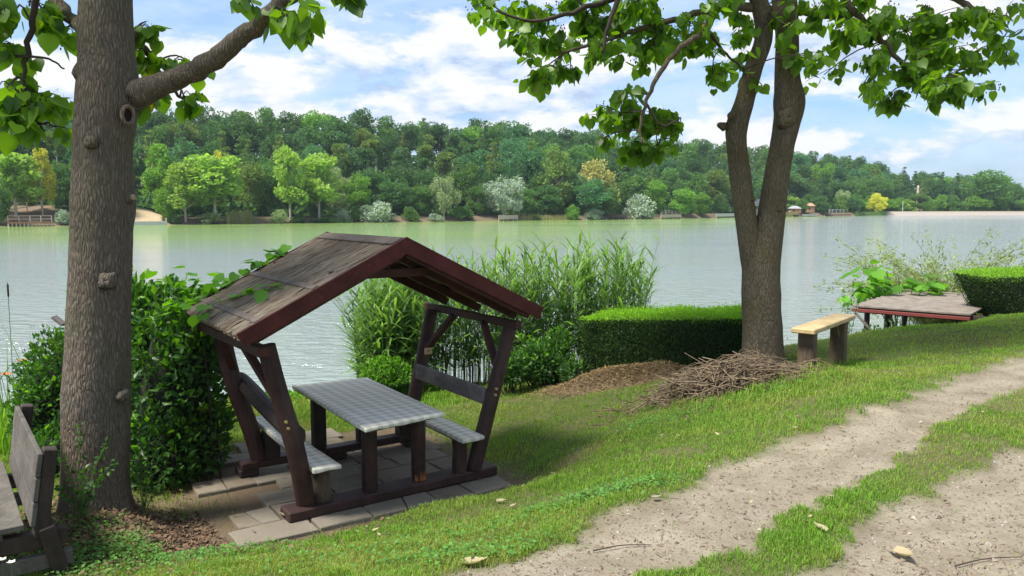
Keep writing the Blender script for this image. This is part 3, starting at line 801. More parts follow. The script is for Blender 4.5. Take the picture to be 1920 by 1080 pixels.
    leaves.sort(key=score)
    for l_ in leaves[:n_ind]:
        o = link('leaf', lf_mesh, M['leaf_near'], root)
        o.matrix_basis = Matrix.Translation(l_[1]) @ Matrix(l_[0]).to_4x4() @ Matrix.Scale(l_[2], 4)
    rest = leaves[n_ind:]
    for (cen, rad, num) in above:
        cen = L_(cen)
        for j in range(num):
            d_ = Vector((rr.gauss(0, 1), rr.gauss(0, 1), rr.gauss(0, 1))).normalized() * rr.uniform(.3, 1)
            rest.append((np.array(rotm(rr.uniform(0, 2 * PI), rr.gauss(.35, .4), rr.gauss(0, .35))), np.array(cen + Vector((d_.x * rad[0], d_.y * rad[1], d_.z * rad[2]))), rr.uniform(*scale_rng)))
    scatter('crown', tri_template(lf_mesh), rest, M['leaf_near'], root)
    return root
M['scar'] = bark_mat('scar_wood', (.16, .12, .085), (.30, .24, .18), (.2, .15, .1), .2)
M['black'] = plain('hollow_dark', (.012, .008, .006), .95)
M['cut'] = wood('cut_wood', (.35, .24, .13), (.55, .42, .26), (30, 30, 30), .8, .2)
LEAF = leaf_mesh('heart_leaf', 1.0, .92, .22, .3, stem=.4)

# left tree
dl = 5.85
def S4(px, py, Y, wpx): return (*at(px, py, Y), wpx / F * Y / 2)
tb = at(181, 955, dl)
st = [[(tb.x, tb.y, tb.z - .12, .245), S4(180, 930, dl, 124), S4(181, 860, dl, 119), S4(181, 720, dl, 117), S4(186, 560, dl, 110), S4(190, 440, dl, 106), S4(194, 380, dl, 110), S4(193, 300, dl, 100), S4(196, 240, dl, 104), S4(202, 170, dl, 106), S4(200, 90, dl, 96), S4(198, 0, dl, 90), S4(200, -150, dl, 84), S4(215, -400, dl, 64), S4(230, -700, dl + .2, 40), S4(240, -900, dl + .4, 15)]]
br_l = [
    [S4(225, 185, dl, 70), S4(285, 165, dl - .05, 46), S4(350, 140, dl - .1, 38), S4(410, 105, dl - .2, 37), S4(470, 55, dl - .25, 33), S4(530, 5, dl - .3, 30), S4(600, -70, dl - .3, 26), S4(700, -200, dl - .4, 20), S4(760, -330, dl - .5, 9)],
    [S4(195, 110, dl + .1, 40), S4(160, 60, dl + .3, 26), S4(120, 20, dl + .5, 20), S4(60, -60, dl + .7, 16), S4(-60, -140, dl + .9, 9)],
    [S4(75, -60, dl - .2, 15), S4(66, 10, dl - .1, 12), S4(52, 90, dl, 10), S4(45, 150, dl, 7), S4(60, 210, dl, 5), S4(82, 245, dl, 4)],
    [S4(225, 60, dl + .2, 30), S4(270, 90, dl + .5, 14), S4(310, 150, dl + .7, 8), S4(340, 185, dl + .8, 5)],
    [S4(-20, 100, dl + .1, 8), S4(30, 105, dl, 6), S4(90, 110, dl, 4), S4(120, 130, dl, 3)],
    [S4(200, -150, dl, 60), S4(120, -300, dl - 1, 40), S4(20, -420, dl - 2, 22)],
    [S4(205, -200, dl, 55), S4(330, -380, dl + 1, 40), S4(480, -560, dl + 2.2, 20)],
    [S4(200, -120, dl, 50), S4(60, -280, dl + 1.2, 30), S4(-120, -380, dl + 2.2, 16)],
]
def CL(px, py, Y, rx, ry, n, dz=.35): return (at(px, py, Y), (rx / F * Y, dz, ry / F * Y), n)
cl_l = [CL(30, 20, dl, 45, 30, 27), CL(95, 25, dl + .3, 45, 32, 36), CL(20, 80, dl, 32, 28, 18), CL(110, 60, dl + .4, 34, 24, 18), CL(15, 160, dl, 32, 34, 27), CL(70, 175, dl + .1, 40, 30, 27), CL(110, 195, dl + .2, 24, 26, 18), CL(95, 235, dl + .1, 30, 24, 18), CL(30, 215, dl, 30, 18, 18),
        CL(275, 40, dl + .4, 26, 40, 18), CL(295, 110, dl + .6, 44, 26, 27), CL(345, 110, dl + .7, 26, 18, 9), CL(290, 175, dl + .7, 42, 24, 27), CL(345, 185, dl + .6, 36, 20, 18),
        CL(480, 12, dl - .3, 30, 14, 9), CL(545, 35, dl - .3, 42, 24, 18), CL(575, 15, dl - .25, 22, 18, 9), CL(650, -6, dl - .2, 26, 8, 9)]
ab_l = [(at(200, -500, dl), (1.6, 1.8, .8), 500), (at(-60, -220, dl), (1.1, 1.5, .45), 450), (at(420, -430, dl - .2), (1.1, 1.4, .5), 160), (at(330, -640, 7.3), (1.4, 1.4, .5), 160), (at(-300, -400, 7.6), (1.3, 1.2, .6), 400)]
kn_l = [(at(240, 216, dl - .13), (.75, -.66, -.05), .052, 'ring'), (at(163, 266, dl - .235), (-.3, -1, .1), .028, 'bump'), (at(236, 373, dl - .03), (1, -.35, .2), .045, 'stub'),
        (at(198, 527, dl - .23), (.1, -1, .1), .036, 'bump'), (at(148, 118, dl - .06), (-1, -.3, .8), .055, 'bump'), (at(236, 742, dl - .12), (.85, -.5, 0), .024, 'bump')]
tree_near('broadleaf_tree', 'thick straight tree with a round hollow scar standing beside the picnic shelter', st, br_l, cl_l, LEAF, (.075, .17), M['bark_l'], kn_l, 3, ab_l, .4, 300, 9)

# right tree: two stems
dr = 9.4
tb = at(1430, 705, dr)
stA = [(tb.x, tb.y, tb.z - .1, .27), S4(1431, 690, dr, 86), S4(1430, 640, dr, 75), S4(1427, 560, dr, 70), S4(1428, 500, dr, 68), S4(1444, 420, dr, 52), S4(1453, 350, dr, 46), S4(1464, 285, dr, 44), S4(1476, 225, dr, 50), S4(1479, 188, dr, 56), S4(1476, 140, dr, 44), S4(1476, 60, dr, 42), S4(1470, 0, dr, 44), S4(1460, -150, dr, 38), S4(1455, -350, dr + .3, 25), S4(1450, -520, dr + .5, 8)]
stB = [S4(1420, 530, dr + .02, 50), S4(1407, 460, dr, 43), S4(1397, 400, dr, 39), S4(1388, 330, dr, 38), S4(1381, 270, dr, 38), S4(1382, 235, dr, 40), S4(1396, 190, dr - .05, 35), S4(1412, 130, dr - .1, 32), S4(1432, 70, dr - .1, 31), S4(1425, 10, dr - .15, 31), S4(1395, -80, dr - .3, 28), S4(1360, -260, dr - .4, 16)]
br_r = [
    [S4(1440, 20, dr - .1, 22), S4(1370, 12, dr - .2, 15), S4(1290, 30, dr - .3, 12), S4(1200, 55, dr - .4, 9), S4(1120, 80, dr - .5, 7), S4(1050, 100, dr - .5, 4)],
    [S4(1415, -60, dr - .2, 24), S4(1350, 10, dr - .5, 15), S4(1320, 55, dr - .7, 12), S4(1270, 95, dr - .8, 10), S4(1235, 140, dr - .9, 9), S4(1212, 190, dr - .9, 7), S4(1200, 240, dr - .9, 5), S4(1205, 270, dr - .9, 4)],
    [S4(1290, -30, dr - .3, 14), S4(1180, -10, dr - .4, 12), S4(1080, 20, dr - .6, 9), S4(1000, 40, dr - .7, 6), S4(930, 20, dr - .8, 4)],
    [S4(1490, 20, dr, 18), S4(1550, 28, dr, 14), S4(1620, 45, dr + .1, 10), S4(1700, 42, dr + .1, 6)],
    [S4(1560, -40, dr - .2, 18), S4(1600, 20, dr - .2, 13), S4(1650, 70, dr - .3, 10), S4(1690, 120, dr - .3, 8), S4(1720, 165, dr - .3, 5)],
    [S4(1480, -80, dr, 26), S4(1600, -70, dr + .1, 20), S4(1750, -20, dr, 14), S4(1850, 30, dr, 8), S4(1890, 60, dr, 4)],
    [S4(1290, -120, dr - .3, 12), S4(1200, -60, dr - .8, 14), S4(1150, 20, dr - 1, 9), S4(1130, 100, dr - 1, 5)],
    [S4(1212, 195, dr - .9, 5), S4(1240, 235, dr - .9, 4), S4(1270, 225, dr - .9, 3)],
    [S4(1330, 60, dr - .5, 8), S4(1360, 100, dr - .4, 5), S4(1395, 130, dr - .3, 3)],
    [S4(1400, -80, dr - .3, 28), S4(1300, -200, dr - 1.2, 20), S4(1180, -280, dr - 2.2, 10)],
    [S4(1462, -150, dr, 34), S4(1600, -260, dr + 1, 22), S4(1760, -330, dr + 1.8, 10)],
]
CR = [(905,12,25,18,18),(945,35,42,26,36),(1000,30,45,30,45),(975,85,32,26,27),(1040,80,45,35,54),(990,150,22,20,18),(1025,140,36,26,36),(1070,140,30,18,18),
      (1100,35,50,32,54),(1160,30,45,30,45),(1140,90,48,34,54),(1220,35,50,30,45),(1225,90,45,30,45),(1290,40,45,26,36),(1280,90,38,24,27),(1330,75,32,26,27),(1335,140,26,18,18),(1375,110,28,22,18),(1390,45,26,24,18),
      (1170,175,38,22,27),(1130,215,28,20,27),(1175,225,34,24,36),(1230,225,38,24,36),(1275,230,22,18,18),(1195,275,44,20,36),(1120,265,16,10,9),(1235,275,24,16,18),
      (1440,30,28,30,18),(1530,25,34,26,27),(1515,100,22,22,18),(1580,60,42,32,36),(1545,140,22,14,9),(1640,40,48,30,54),(1640,105,40,30,36),(1700,60,48,36,54),(1700,130,38,28,36),(1615,165,22,16,18),(1665,180,30,18,27),
      (1760,30,50,28,54),(1770,90,46,34,54),(1750,150,40,26,36),(1790,170,30,18,27),(1825,130,30,26,27),(1830,40,44,30,45),(1865,90,34,28,27),(1890,30,26,26,18),(1845,160,18,14,9),(1900,70,14,14,9),(1060,10,50,14,27),(1350,5,50,14,27),(1200,5,50,14,27),(1600,5,60,12,27),(1490,5,30,12,9),(1480,50,30,20,9),(1410,150,18,12,9)]
cl_r = [CL(a, b_, dr - .3 + ((i * 37) % 10 - 5) * .07, c, d_, n, .55) for i, (a, b_, c, d_, n) in enumerate(CR)]
cl_r = [(c_[0], (c_[1][0] * 1.15, c_[1][1], c_[1][2] * 1.15), int(c_[2] * 2.3)) for c_ in cl_r]
ab_r = [(at(1440, -250, dr), (2.6, 2.2, 1.0), 1600), (at(1100, -140, dr - .5), (1.3, 1.6, .6), 700), (at(1800, -140, dr), (1.2, 1.5, .6), 700), (at(1450, -420, dr), (1.8, 1.8, .7), 700)]
kn_r = [(at(1353, 236, dr - .02), (-1, -.25, .35), .035, 'stub'), (at(1368, 212, dr - .08), (-.9, -.3, .9), .032, 'bump'), (at(1481, 220, dr - .19), (.1, -1, 0), .062, 'bump'), (at(1459, 487, dr), (1, -.1, .1), .055, 'bump'),
        (at(1413, 374, dr - .1), (.8, -.6, .2), .018, 'stub'), (at(1463, 392, dr - .17), (.2, -1, .0), .02, 'bump'), (at(1500, 190, dr), (1, -.2, .5), .05, 'bump')]
tree_near('broadleaf_tree', 'forked tree with two stems growing beside the brush pile and small wooden bench', [stA, stB], br_r, cl_r, LEAF, (.065, .15), M['bark_r'], kn_r, 5, ab_r, .35, 300, 9)

# ------------------------------------------------------------------ hedges, shrubs, reeds
def small_leaf(name, L, wd, fold=.2, stem=.05, arch=.1):
    V = [(0, 0, 0), (-wd / 2, fold * wd, L * .45), (0, arch * L * .3, L * .45), (wd / 2, fold * wd, L * .45), (0, arch * L, L)]
    Fs = [(0, 2, 1), (0, 3, 2), (1, 2, 4), (2, 3, 4)]
    return np.array(V, float), np.array(Fs)
SL = small_leaf('s', 1.0, .55)
def rots(n, rng, nrm=None, spread=.7):
    """random rotation matrices whose local Z (leaf direction) follows nrm loosely"""
    d = rng.normal(size=(n, 3)) * spread
    if nrm is not None: d = d + nrm
    d /= np.linalg.norm(d, axis=1, keepdims=True) + 1e-9
    a = rng.normal(size=(n, 3)); x = np.cross(a, d); x /= np.linalg.norm(x, axis=1, keepdims=True) + 1e-9
    y = np.cross(d, x); return np.stack([x, y, d], 2)
def scatter_np(name, tmpl, R, P, S, mat, parent=None, smooth=False, kind='stuff'):
    V, T = tmpl; n = len(P)
    VV = (np.einsum('nij,kj->nki', R, V) * np.asarray(S).reshape(n, -1, 1) + P[:, None, :]).reshape(-1, 3)
    FF = (T[None] + (np.arange(n) * len(V))[:, None, None]).reshape(-1, 3)
    o = link(name, mesh_np(name, VV, FF, smooth), mat, parent)
    if kind: o['kind'] = kind
    return o
M['hedge'] = foliage('hedge_leaf', (.028, .070, .014), .3, .35, .5, (1.8, 2.2, .5))  # side leaves: shade of the hedge front painted in as a darker green
M['hedge_top'] = foliage('hedge_sunlit_leaf', (.19, .40, .025), .35, .25, .5, (1.5, 1.7, .5))  # top leaves: same foliage with sunlight painted in as a lighter green
M['hedge_core'] = plain('inner_shade', (.012, .018, .007), 1, .3, 10)  # near-black fill that paints the shade inside hedges and shrubs
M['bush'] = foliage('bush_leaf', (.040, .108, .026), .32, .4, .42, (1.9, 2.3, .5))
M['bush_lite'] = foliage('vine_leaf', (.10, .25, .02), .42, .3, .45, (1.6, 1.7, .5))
M['weed'] = foliage('weed_leaf', (.05, .14, .03), .35, .35, .5, (1.8, 2.0, .5))
M['clover'] = foliage('clover_leaf', (.075, .20, .035), .3, .35, .6, (1.6, 1.7, .5))
M['reed'] = foliage('reed_leaf', (.125, .25, .075), .38, .4, .5, (1.7, 1.8, .6))
M['stem'] = foliage('stem_green', (.10, .16, .05), .1, .3, .6)

def hedge(label, A, B, depth, hh, undercut=0.0, n=42000, seed=1, topc=.16):
    """A,B: base corners on the camera side (world), runs back by depth"""
    rng = np.random.default_rng(seed); A = Vector(A); B = Vector(B)
    r = empty('hedge', A, 0, label, 'hedge')
    ex = (B - A).normalized(); exz = Vector((ex.x, ex.y, 0)).normalized(); ey = Vector((-exz.y, exz.x, 0)); Lh = (Vector((B.x, B.y, 0)) - Vector((A.x, A.y, 0))).length
    def bz(s_): return A.z + (B.z - A.z) * s_ / Lh
    def pos(s_, d, h_):
        sh = -undercut * (1 - h_ / hh) * (1 - s_ / Lh)
        s2 = s_ + sh
        return np.array([A.x + exz.x * s2 + ey.x * d, A.y + exz.y * s2 + ey.y * d, bz(s_) + h_])
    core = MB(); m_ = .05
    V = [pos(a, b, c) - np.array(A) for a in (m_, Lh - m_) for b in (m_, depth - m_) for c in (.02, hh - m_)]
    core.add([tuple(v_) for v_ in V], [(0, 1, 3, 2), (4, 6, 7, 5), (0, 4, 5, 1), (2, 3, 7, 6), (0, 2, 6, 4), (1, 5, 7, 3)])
    core.build('hedge_shade_fill', M['hedge_core'], r)
    fr = np.array([Lh * hh, Lh * depth, depth * hh, depth * hh, Lh * hh]); fr = fr / fr.sum()
    face = rng.choice(5, n, p=fr); s_ = rng.random(n) * Lh; d_ = rng.random(n) * depth; h_ = rng.random(n) * hh
    nr = np.zeros((n, 3)); j = rng.normal(size=n) * .018 - .010 + (vn(s_ + d_, h_, 3.2, seed) - .5) * .13 + (vn(s_ + d_, h_, 8, seed + 3) - .5) * .07 + (rng.random(n) < .05) * rng.uniform(0, .10, n)
    d_ = np.where(face == 0, -j, d_); h_ = np.where(face == 1, hh + j * .7, h_); s_ = np.where(face == 2, -j, s_); s_ = np.where(face == 3, Lh + j, s_); d_ = np.where(face == 4, depth + j, d_)
    # rounded top edges
    ed = np.minimum(np.minimum(d_, depth - d_), np.minimum(s_, Lh - s_)); h_ = h_ - np.where((face == 1) & (ed < .12), (.12 - ed) ** 2 * 5, 0) + np.where(face == 1, (vn(s_, d_, 1.6, seed + 9) - .5) * .06, 0)
    P = np.array([pos(a, b, c) for a, b, c in zip(s_, d_, h_)]) - np.array(A)
    nv = {0: -np.array(ey), 1: np.array([0, 0, 1.]), 2: -np.array(exz), 3: np.array(exz), 4: np.array(ey)}
    N = np.array([nv[f_] for f_ in face])
    R = rots(n, rng, N * .6 + np.array([0, 0, .35]), .6); S = rng.uniform(.018, .036, n)
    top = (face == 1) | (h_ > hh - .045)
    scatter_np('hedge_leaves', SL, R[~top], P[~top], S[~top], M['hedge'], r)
    scatter_np('sunlit_leaves', SL, R[top], P[top], S[top] * .9, M['hedge_top'], r)
    return r
a_ = pt(1092, 702, 2.30); b_ = pt(1395, 712, 2.12)
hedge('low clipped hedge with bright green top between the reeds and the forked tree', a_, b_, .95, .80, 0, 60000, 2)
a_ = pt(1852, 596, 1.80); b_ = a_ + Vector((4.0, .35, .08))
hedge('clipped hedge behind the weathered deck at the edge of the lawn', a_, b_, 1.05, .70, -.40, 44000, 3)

def shrub(name, label, cat, blobs, leafmat, tmpl, n, size, seed, extra=None, stems=True, group=None, parent=None, core=.80, up=.25):
    """blobs: (world centre, (rx,ry,rz)); leaves fill the outer shell of each"""
    rng = np.random.default_rng(seed); c0 = Vector(blobs[0][0]); base = Vector((c0.x, c0.y, hg(c0.x, c0.y)))
    r = empty(name, base, 0, label, cat, group)
    vol = np.array([b_[1][0] * b_[1][2] + b_[1][0] * b_[1][1] for b_ in blobs]); vol = vol / vol.sum()
    k = rng.choice(len(blobs), n, p=vol)
    C = np.array([list(b_[0]) for b_ in blobs])[k]; Rr = np.array([b_[1] for b_ in blobs])[k]
    d = rng.normal(size=(n, 3)); d /= np.linalg.norm(d, axis=1, keepdims=True)
    wob = .82 + .45 * (vn(d[:, 0] * 3 + k, d[:, 2] * 3 + d[:, 1], 1.6, seed) - .3) + rng.normal(size=n) * .07
    rad = np.minimum(wob, 1.25) * rng.uniform(core, 1.0, n)
    P = C + d * Rr * rad[:, None]
    P[:, 2] = np.maximum(P[:, 2], base.z + .03 + rng.random(n) * .08)
    R = rots(n, rng, d * .7 + np.array([0, 0, up]), .6)
    S = rng.uniform(size[0], size[1], n)
    scatter_np('foliage', tmpl, R, P - np.array(base), S, leafmat, r)
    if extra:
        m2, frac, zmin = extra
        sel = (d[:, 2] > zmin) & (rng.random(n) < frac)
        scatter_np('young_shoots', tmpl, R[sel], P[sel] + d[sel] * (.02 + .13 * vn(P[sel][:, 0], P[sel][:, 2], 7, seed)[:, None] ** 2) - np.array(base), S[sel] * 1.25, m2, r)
    # dark woody inside
    for b_ in blobs:
        st = MB()
        for i in range(9):
            e = Vector(b_[0]) + Vector((rng.normal() * b_[1][0] * .5, rng.normal() * b_[1][1] * .5, rng.uniform(0, .75) * b_[1][2])) - base
            f0 = Vector((b_[0][0] + rng.normal() * .08 - base.x, b_[0][1] + rng.normal() * .08 - base.y, -.03))
            st.tube(lerp_list([f0, f0.lerp(e, .5) + Vector((rng.normal() * .06, rng.normal() * .06, .08)), e], 6), list(np.linspace(.012, .003, 6)), 5, False)
        st.build('stem', M['twig'], r)
    return r
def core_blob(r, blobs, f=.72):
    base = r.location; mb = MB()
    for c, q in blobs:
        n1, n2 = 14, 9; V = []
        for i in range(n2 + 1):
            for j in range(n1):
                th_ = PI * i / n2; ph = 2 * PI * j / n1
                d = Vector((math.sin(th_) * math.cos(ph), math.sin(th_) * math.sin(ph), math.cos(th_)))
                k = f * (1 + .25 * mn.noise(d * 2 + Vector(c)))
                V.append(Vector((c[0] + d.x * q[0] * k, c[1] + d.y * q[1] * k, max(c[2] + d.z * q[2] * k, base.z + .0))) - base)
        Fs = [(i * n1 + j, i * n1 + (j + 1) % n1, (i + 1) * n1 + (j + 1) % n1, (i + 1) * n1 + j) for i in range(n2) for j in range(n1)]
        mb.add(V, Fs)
    mb.build('shrub_shade_fill', M['hedge_core'], r)
def BL(px, py, Y, rx, ry, rz=None): p_ = at(px, py, Y); return (tuple(p_), (rx / F * Y, (rz or rx / F * Y), ry / F * Y))
bb = [BL(330, 740, 7.2, 95, 190, .55), BL(310, 620, 7.6, 85, 95, .5), BL(250, 700, 7.6, 90, 200, .5), BL(360, 660, 7.1, 55, 70, .35), BL(385, 820, 7.1, 38, 70, .3), BL(300, 860, 6.9, 80, 90, .35)]
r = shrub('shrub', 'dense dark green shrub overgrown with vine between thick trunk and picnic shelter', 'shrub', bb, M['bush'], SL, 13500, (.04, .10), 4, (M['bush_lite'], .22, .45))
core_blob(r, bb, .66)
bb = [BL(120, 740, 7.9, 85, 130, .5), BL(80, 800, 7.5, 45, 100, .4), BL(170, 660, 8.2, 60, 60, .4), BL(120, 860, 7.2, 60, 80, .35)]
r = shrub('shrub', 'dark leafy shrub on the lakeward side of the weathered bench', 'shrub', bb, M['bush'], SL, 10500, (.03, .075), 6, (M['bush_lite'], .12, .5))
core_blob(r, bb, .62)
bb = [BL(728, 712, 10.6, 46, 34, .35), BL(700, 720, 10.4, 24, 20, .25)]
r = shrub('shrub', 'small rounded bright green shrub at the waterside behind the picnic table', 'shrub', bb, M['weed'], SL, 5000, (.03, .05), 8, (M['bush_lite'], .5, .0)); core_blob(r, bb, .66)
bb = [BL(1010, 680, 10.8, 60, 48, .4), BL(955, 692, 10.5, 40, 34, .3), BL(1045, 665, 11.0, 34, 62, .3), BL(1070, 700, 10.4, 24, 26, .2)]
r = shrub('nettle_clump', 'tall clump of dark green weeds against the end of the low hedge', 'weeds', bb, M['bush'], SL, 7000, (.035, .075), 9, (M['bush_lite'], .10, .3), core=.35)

# sapling twigs with opposite leaves hanging in front of the thick trunk
rng = np.random.default_rng(12)
def spray(name, label, base, tips, mat, size, npair, cat='plant', group=None):
    base = Vector(base); r = empty(name, base, 0, label, cat, group); st = MB(); Ps = []; Rs = []; Ss = []
    for tip in tips:
        e = Vector(tip) - base; P = lerp_list([(0, 0, 0), e * .5 + Vector((0, 0, .12 * e.length)), e], 14)
        st.tube(P, list(np.linspace(.005, .002, 14)), 5, False)
        for i in range(3, 14):
            for _ in range(npair):
                Ps.append(np.array(P[i]) + rng.normal(size=3) * .012); tdir = np.array(P[i] - P[i - 1]); tdir = tdir / (np.linalg.norm(tdir) + 1e-9)
                sd_ = rng.normal(size=3); Rs.append(rots(1, rng, (tdir * .6 + sd_ * .7)[None], .15)[0]); Ss.append(rng.uniform(*size))
    st.build('stem', M['stem'], r)
    scatter_np('foliage', SL, np.array(Rs), np.array(Ps), np.array(Ss), mat, r); return r
b0 = at(150, 960, 5.4); b0.z = hg(b0.x, b0.y)
spray('sapling', 'leafy sapling sprouting in front of the thick trunk', b0, [at(150, 800, 5.4), at(120, 860, 5.3), at(210, 870, 5.4), at(180, 905, 5.3), at(200, 830, 5.5), at(110, 915, 5.2), at(160, 880, 5.2)], M['bush'], (.03, .055), 3)
b0 = at(268, 930, 5.9); b0.z = hg(b0.x, b0.y)
spray('sapling', 'thin leafy sapling between the thick trunk and the dark vine shrub', b0, [at(300, 820, 5.9), at(262, 800, 5.8), at(320, 880, 5.8), at(255, 870, 5.8), at(290, 760, 6.1)], M['bush'], (.03, .055), 3)

# reeds
def reed_mesh_data(n, rng, area, hrange, lean=.10, leafL=(.32, .60), leafn=15):
    V = []; Fq = []
    stV = MB()
    for i in range(n):
        x, y = area(rng); z0 = max(hg(x, y), WL - .15) - .02
        H = rng.uniform(*hrange); an = rng.uniform(0, 2 * PI); ln = rng.normal() * lean
        dx, dy = math.cos(an) * ln, math.sin(an) * ln
        P = [Vector((x + dx * (k / 6) ** 2 * H, y + dy * (k / 6) ** 2 * H, z0 + H * k / 6)) for k in range(7)]
        stV.tube(P, [.0055, .0055, .005, .0045, .004, .003, .0015], 4, False)
        for j in range(leafn):
            f_ = .22 + .78 * (j + rng.random()) / leafn; kk = f_ * 6; i0 = min(int(kk), 5); p0 = P[i0].lerp(P[i0 + 1], kk - i0)
            a2 = an + (j % 2) * PI + rng.normal() * .7; L_ = rng.uniform(*leafL) * (1 - .25 * f_); wd = rng.uniform(.022, .040)
            upx = rng.uniform(.9, 1.9) if f_ > .7 else rng.uniform(.4, 1.3)
            d = Vector((math.cos(a2), math.sin(a2), upx)).normalized(); sd_ = Vector((-math.sin(a2), math.cos(a2), 0))
            b0_ = len(V); pp = p0.copy()
            for q in range(5):
                w_ = wd * (.35, .9, 1.0, .6, .0)[q]
                V.append(pp + sd_ * w_ * .5); V.append(pp - sd_ * w_ * .5)
                d = (d + Vector((0, 0, -.09 - .17 * rng.random() * (q + 1) * .5))).normalized(); pp = pp + d * L_ / 4
            for q in range(4): Fq.append((b0_ + 2 * q, b0_ + 2 * q + 1, b0_ + 2 * q + 3, b0_ + 2 * q + 2))
    return V, Fq, stV
def reeds(name, label, n, area, hr, seed, **kw):
    rng = np.random.default_rng(seed); V, Fq, st = reed_mesh_data(n, rng, area, hr, **kw)
    r = empty(name, (0, 0, 0), 0, label, 'reeds')
    c0 = Vector(np.mean([v_[:] for v_ in V], axis=0)); r.location = (c0.x, c0.y, WL); off = Vector(r.location)
    o = link('reed_leaves', mesh_np('reed_leaves', np.array([v_[:] for v_ in V]) - np.array(off), np.array(Fq)), M['reed'], r); o['kind'] = 'stuff'
    st.v = [tuple(Vector(v_) - off) for v_ in st.v]; o = st.build('reed_stalks', M['stem'], r); o['kind'] = 'stuff'; return r
pxl = lambda px, Y: (px - 960) / F * Y
def area_a(rng):
    px = rng.uniform(690, 1215); Y = rng.uniform(11.2, 12.8) + (px - 690) / 525 * .3; return pxl(px, Y), Y
def area_b(rng):
    px = rng.uniform(665, 800); Y = rng.uniform(10.9, 12.2); return pxl(px, Y), Y
reeds('reed_bed', 'tall green reed bed growing at the waterside behind the picnic shelter', 430, area_a, (1.35, 2.12), 21)
reeds('reed_bed', 'looser paler reeds leaning over the water seen under the shelter roof', 170, area_b, (1.1, 1.8), 22, lean=.22)

# cattails and day lilies by the water, left edge
def blade_clump(name, label, base, n, hr, wd, mat, seed, spread=.25, cat='plant', lean=.25):
    rng = np.random.default_rng(seed); base = Vector(base); r = empty(name, base, 0, label, cat); V = []; Fq = []
    for i in range(n):
        p0 = Vector((rng.normal() * spread, rng.normal() * spread * .6, -.03)); H = rng.uniform(*hr); a = rng.uniform(0, 2 * PI); d = Vector((math.cos(a) * lean * rng.random(), math.sin(a) * lean * rng.random(), 1)).normalized()
        sd_ = Vector((math.sin(a + 1), math.cos(a + 1), 0)); w_ = wd * rng.uniform(.7, 1.2); b0_ = len(V); pp = p0; bend = rng.uniform(.0, .12)
        for q in range(6):
            ww = w_ * (1, 1, .9, .75, .5, .02)[q]; V.append(pp + sd_ * ww / 2); V.append(pp - sd_ * ww / 2)
            d = (d + Vector((math.cos(a) * bend, math.sin(a) * bend, -bend * .5))).normalized(); pp = pp + d * H / 5
        for q in range(5): Fq.append((b0_ + 2 * q, b0_ + 2 * q + 1, b0_ + 2 * q + 3, b0_ + 2 * q + 2))
    o = link('blades', mesh_np('blades', np.array([v_[:] for v_ in V]), np.array(Fq)), mat, r); o['kind'] = 'stuff'; return r
p_ = at(28, 800, 9.3); p_.z = max(hg(p_.x, p_.y), WL)
ct = blade_clump('cattail', 'cattail clump with a brown spike at the water edge above the weathered bench', p_, 34, (.8, 1.5), .016, M['reed'], 31, .22)
for dx, Hh in ((.02, 1.62), (-.19, 1.15)):
    e = Vector((dx, 0, Hh)); MB().tube([(dx * .5, 0, 0), (dx, 0, Hh + .16)], .004, 5).build('stalk', M['stem'], ct)
    MB().tube([e - Vector((0, 0, .02)), e, e + Vector((0, 0, .12)), e + Vector((0, 0, .14))], [.004, .011, .011, .003], 8).build('seed_spike', M['dark'], ct)
M['bright_blade'] = foliage('bright_blades', (.16, .34, .04), .45, .3, .5, (1.5, 1.5, .5))
p_ = at(8, 800, 8.0); p_.z = hg(p_.x, p_.y)
blade_clump('lily_leaves', 'bright yellow-green strap leaves beside the backrest of the weathered bench', p_, 90, (.45, .8), .018, M['bright_blade'], 32, .16)
for i, (px, py, lab) in enumerate(((43, 677, 'orange day lily flower on a bare stalk, the higher of two'), (12, 703, 'orange day lily flower nearest the picture edge, the lower of two'))):
    q = at(px, py, 8.3); gz = hg(q.x, q.y); fl_ = empty('day_lily', (q.x, q.y, gz), 0, lab, 'flower'); top = Vector((0, 0, q.z - gz))
    MB().tube([(0.03, 0, 0), top * .6 + Vector((.02, 0, 0)), top], .004, 5).build('stalk', M['stem'], fl_)
    for k in range(6):
        a = k * PI / 3; d = Vector((math.cos(a), math.sin(a), .5)); s_ = Vector((-math.sin(a), math.cos(a), 0)) * .012
        V = [top, top + d * .03 + s_, top + d * .03 - s_, top + d * .055 + Vector((0, 0, -.01)) + s_ * .8, top + d * .055 + Vector((0, 0, -.01)) - s_ * .8, top + Vector((d.x, d.y, .15)) * .075]
        MB().add(V, [(0, 1, 2), (1, 3, 4, 2), (3, 5, 4)]).build('petal', M['flower'], fl_)
# short wooden stake with slanted top behind the trunk
q = at(117, 640, 8.2); gz = hg(q.x, q.y); q0 = at(119, 640, 8.2)
stk = MB().beam((q.x, q.y, gz), (q.x, q.y, at(117, 612, 8.2).z), .07, .05).build('wooden_stake', M['greyb']); tag(stk, 'grey wooden stake with a wider slanted top beside the thick trunk', 'stake')
hd = at(110, 600, 8.2); MB().beam(hd + Vector((-.05, 0, .035)), hd + Vector((.055, 0, -.05)), .03, .085, up=(0, 1, 0)).build('stake_head', M['greyb'], stk)

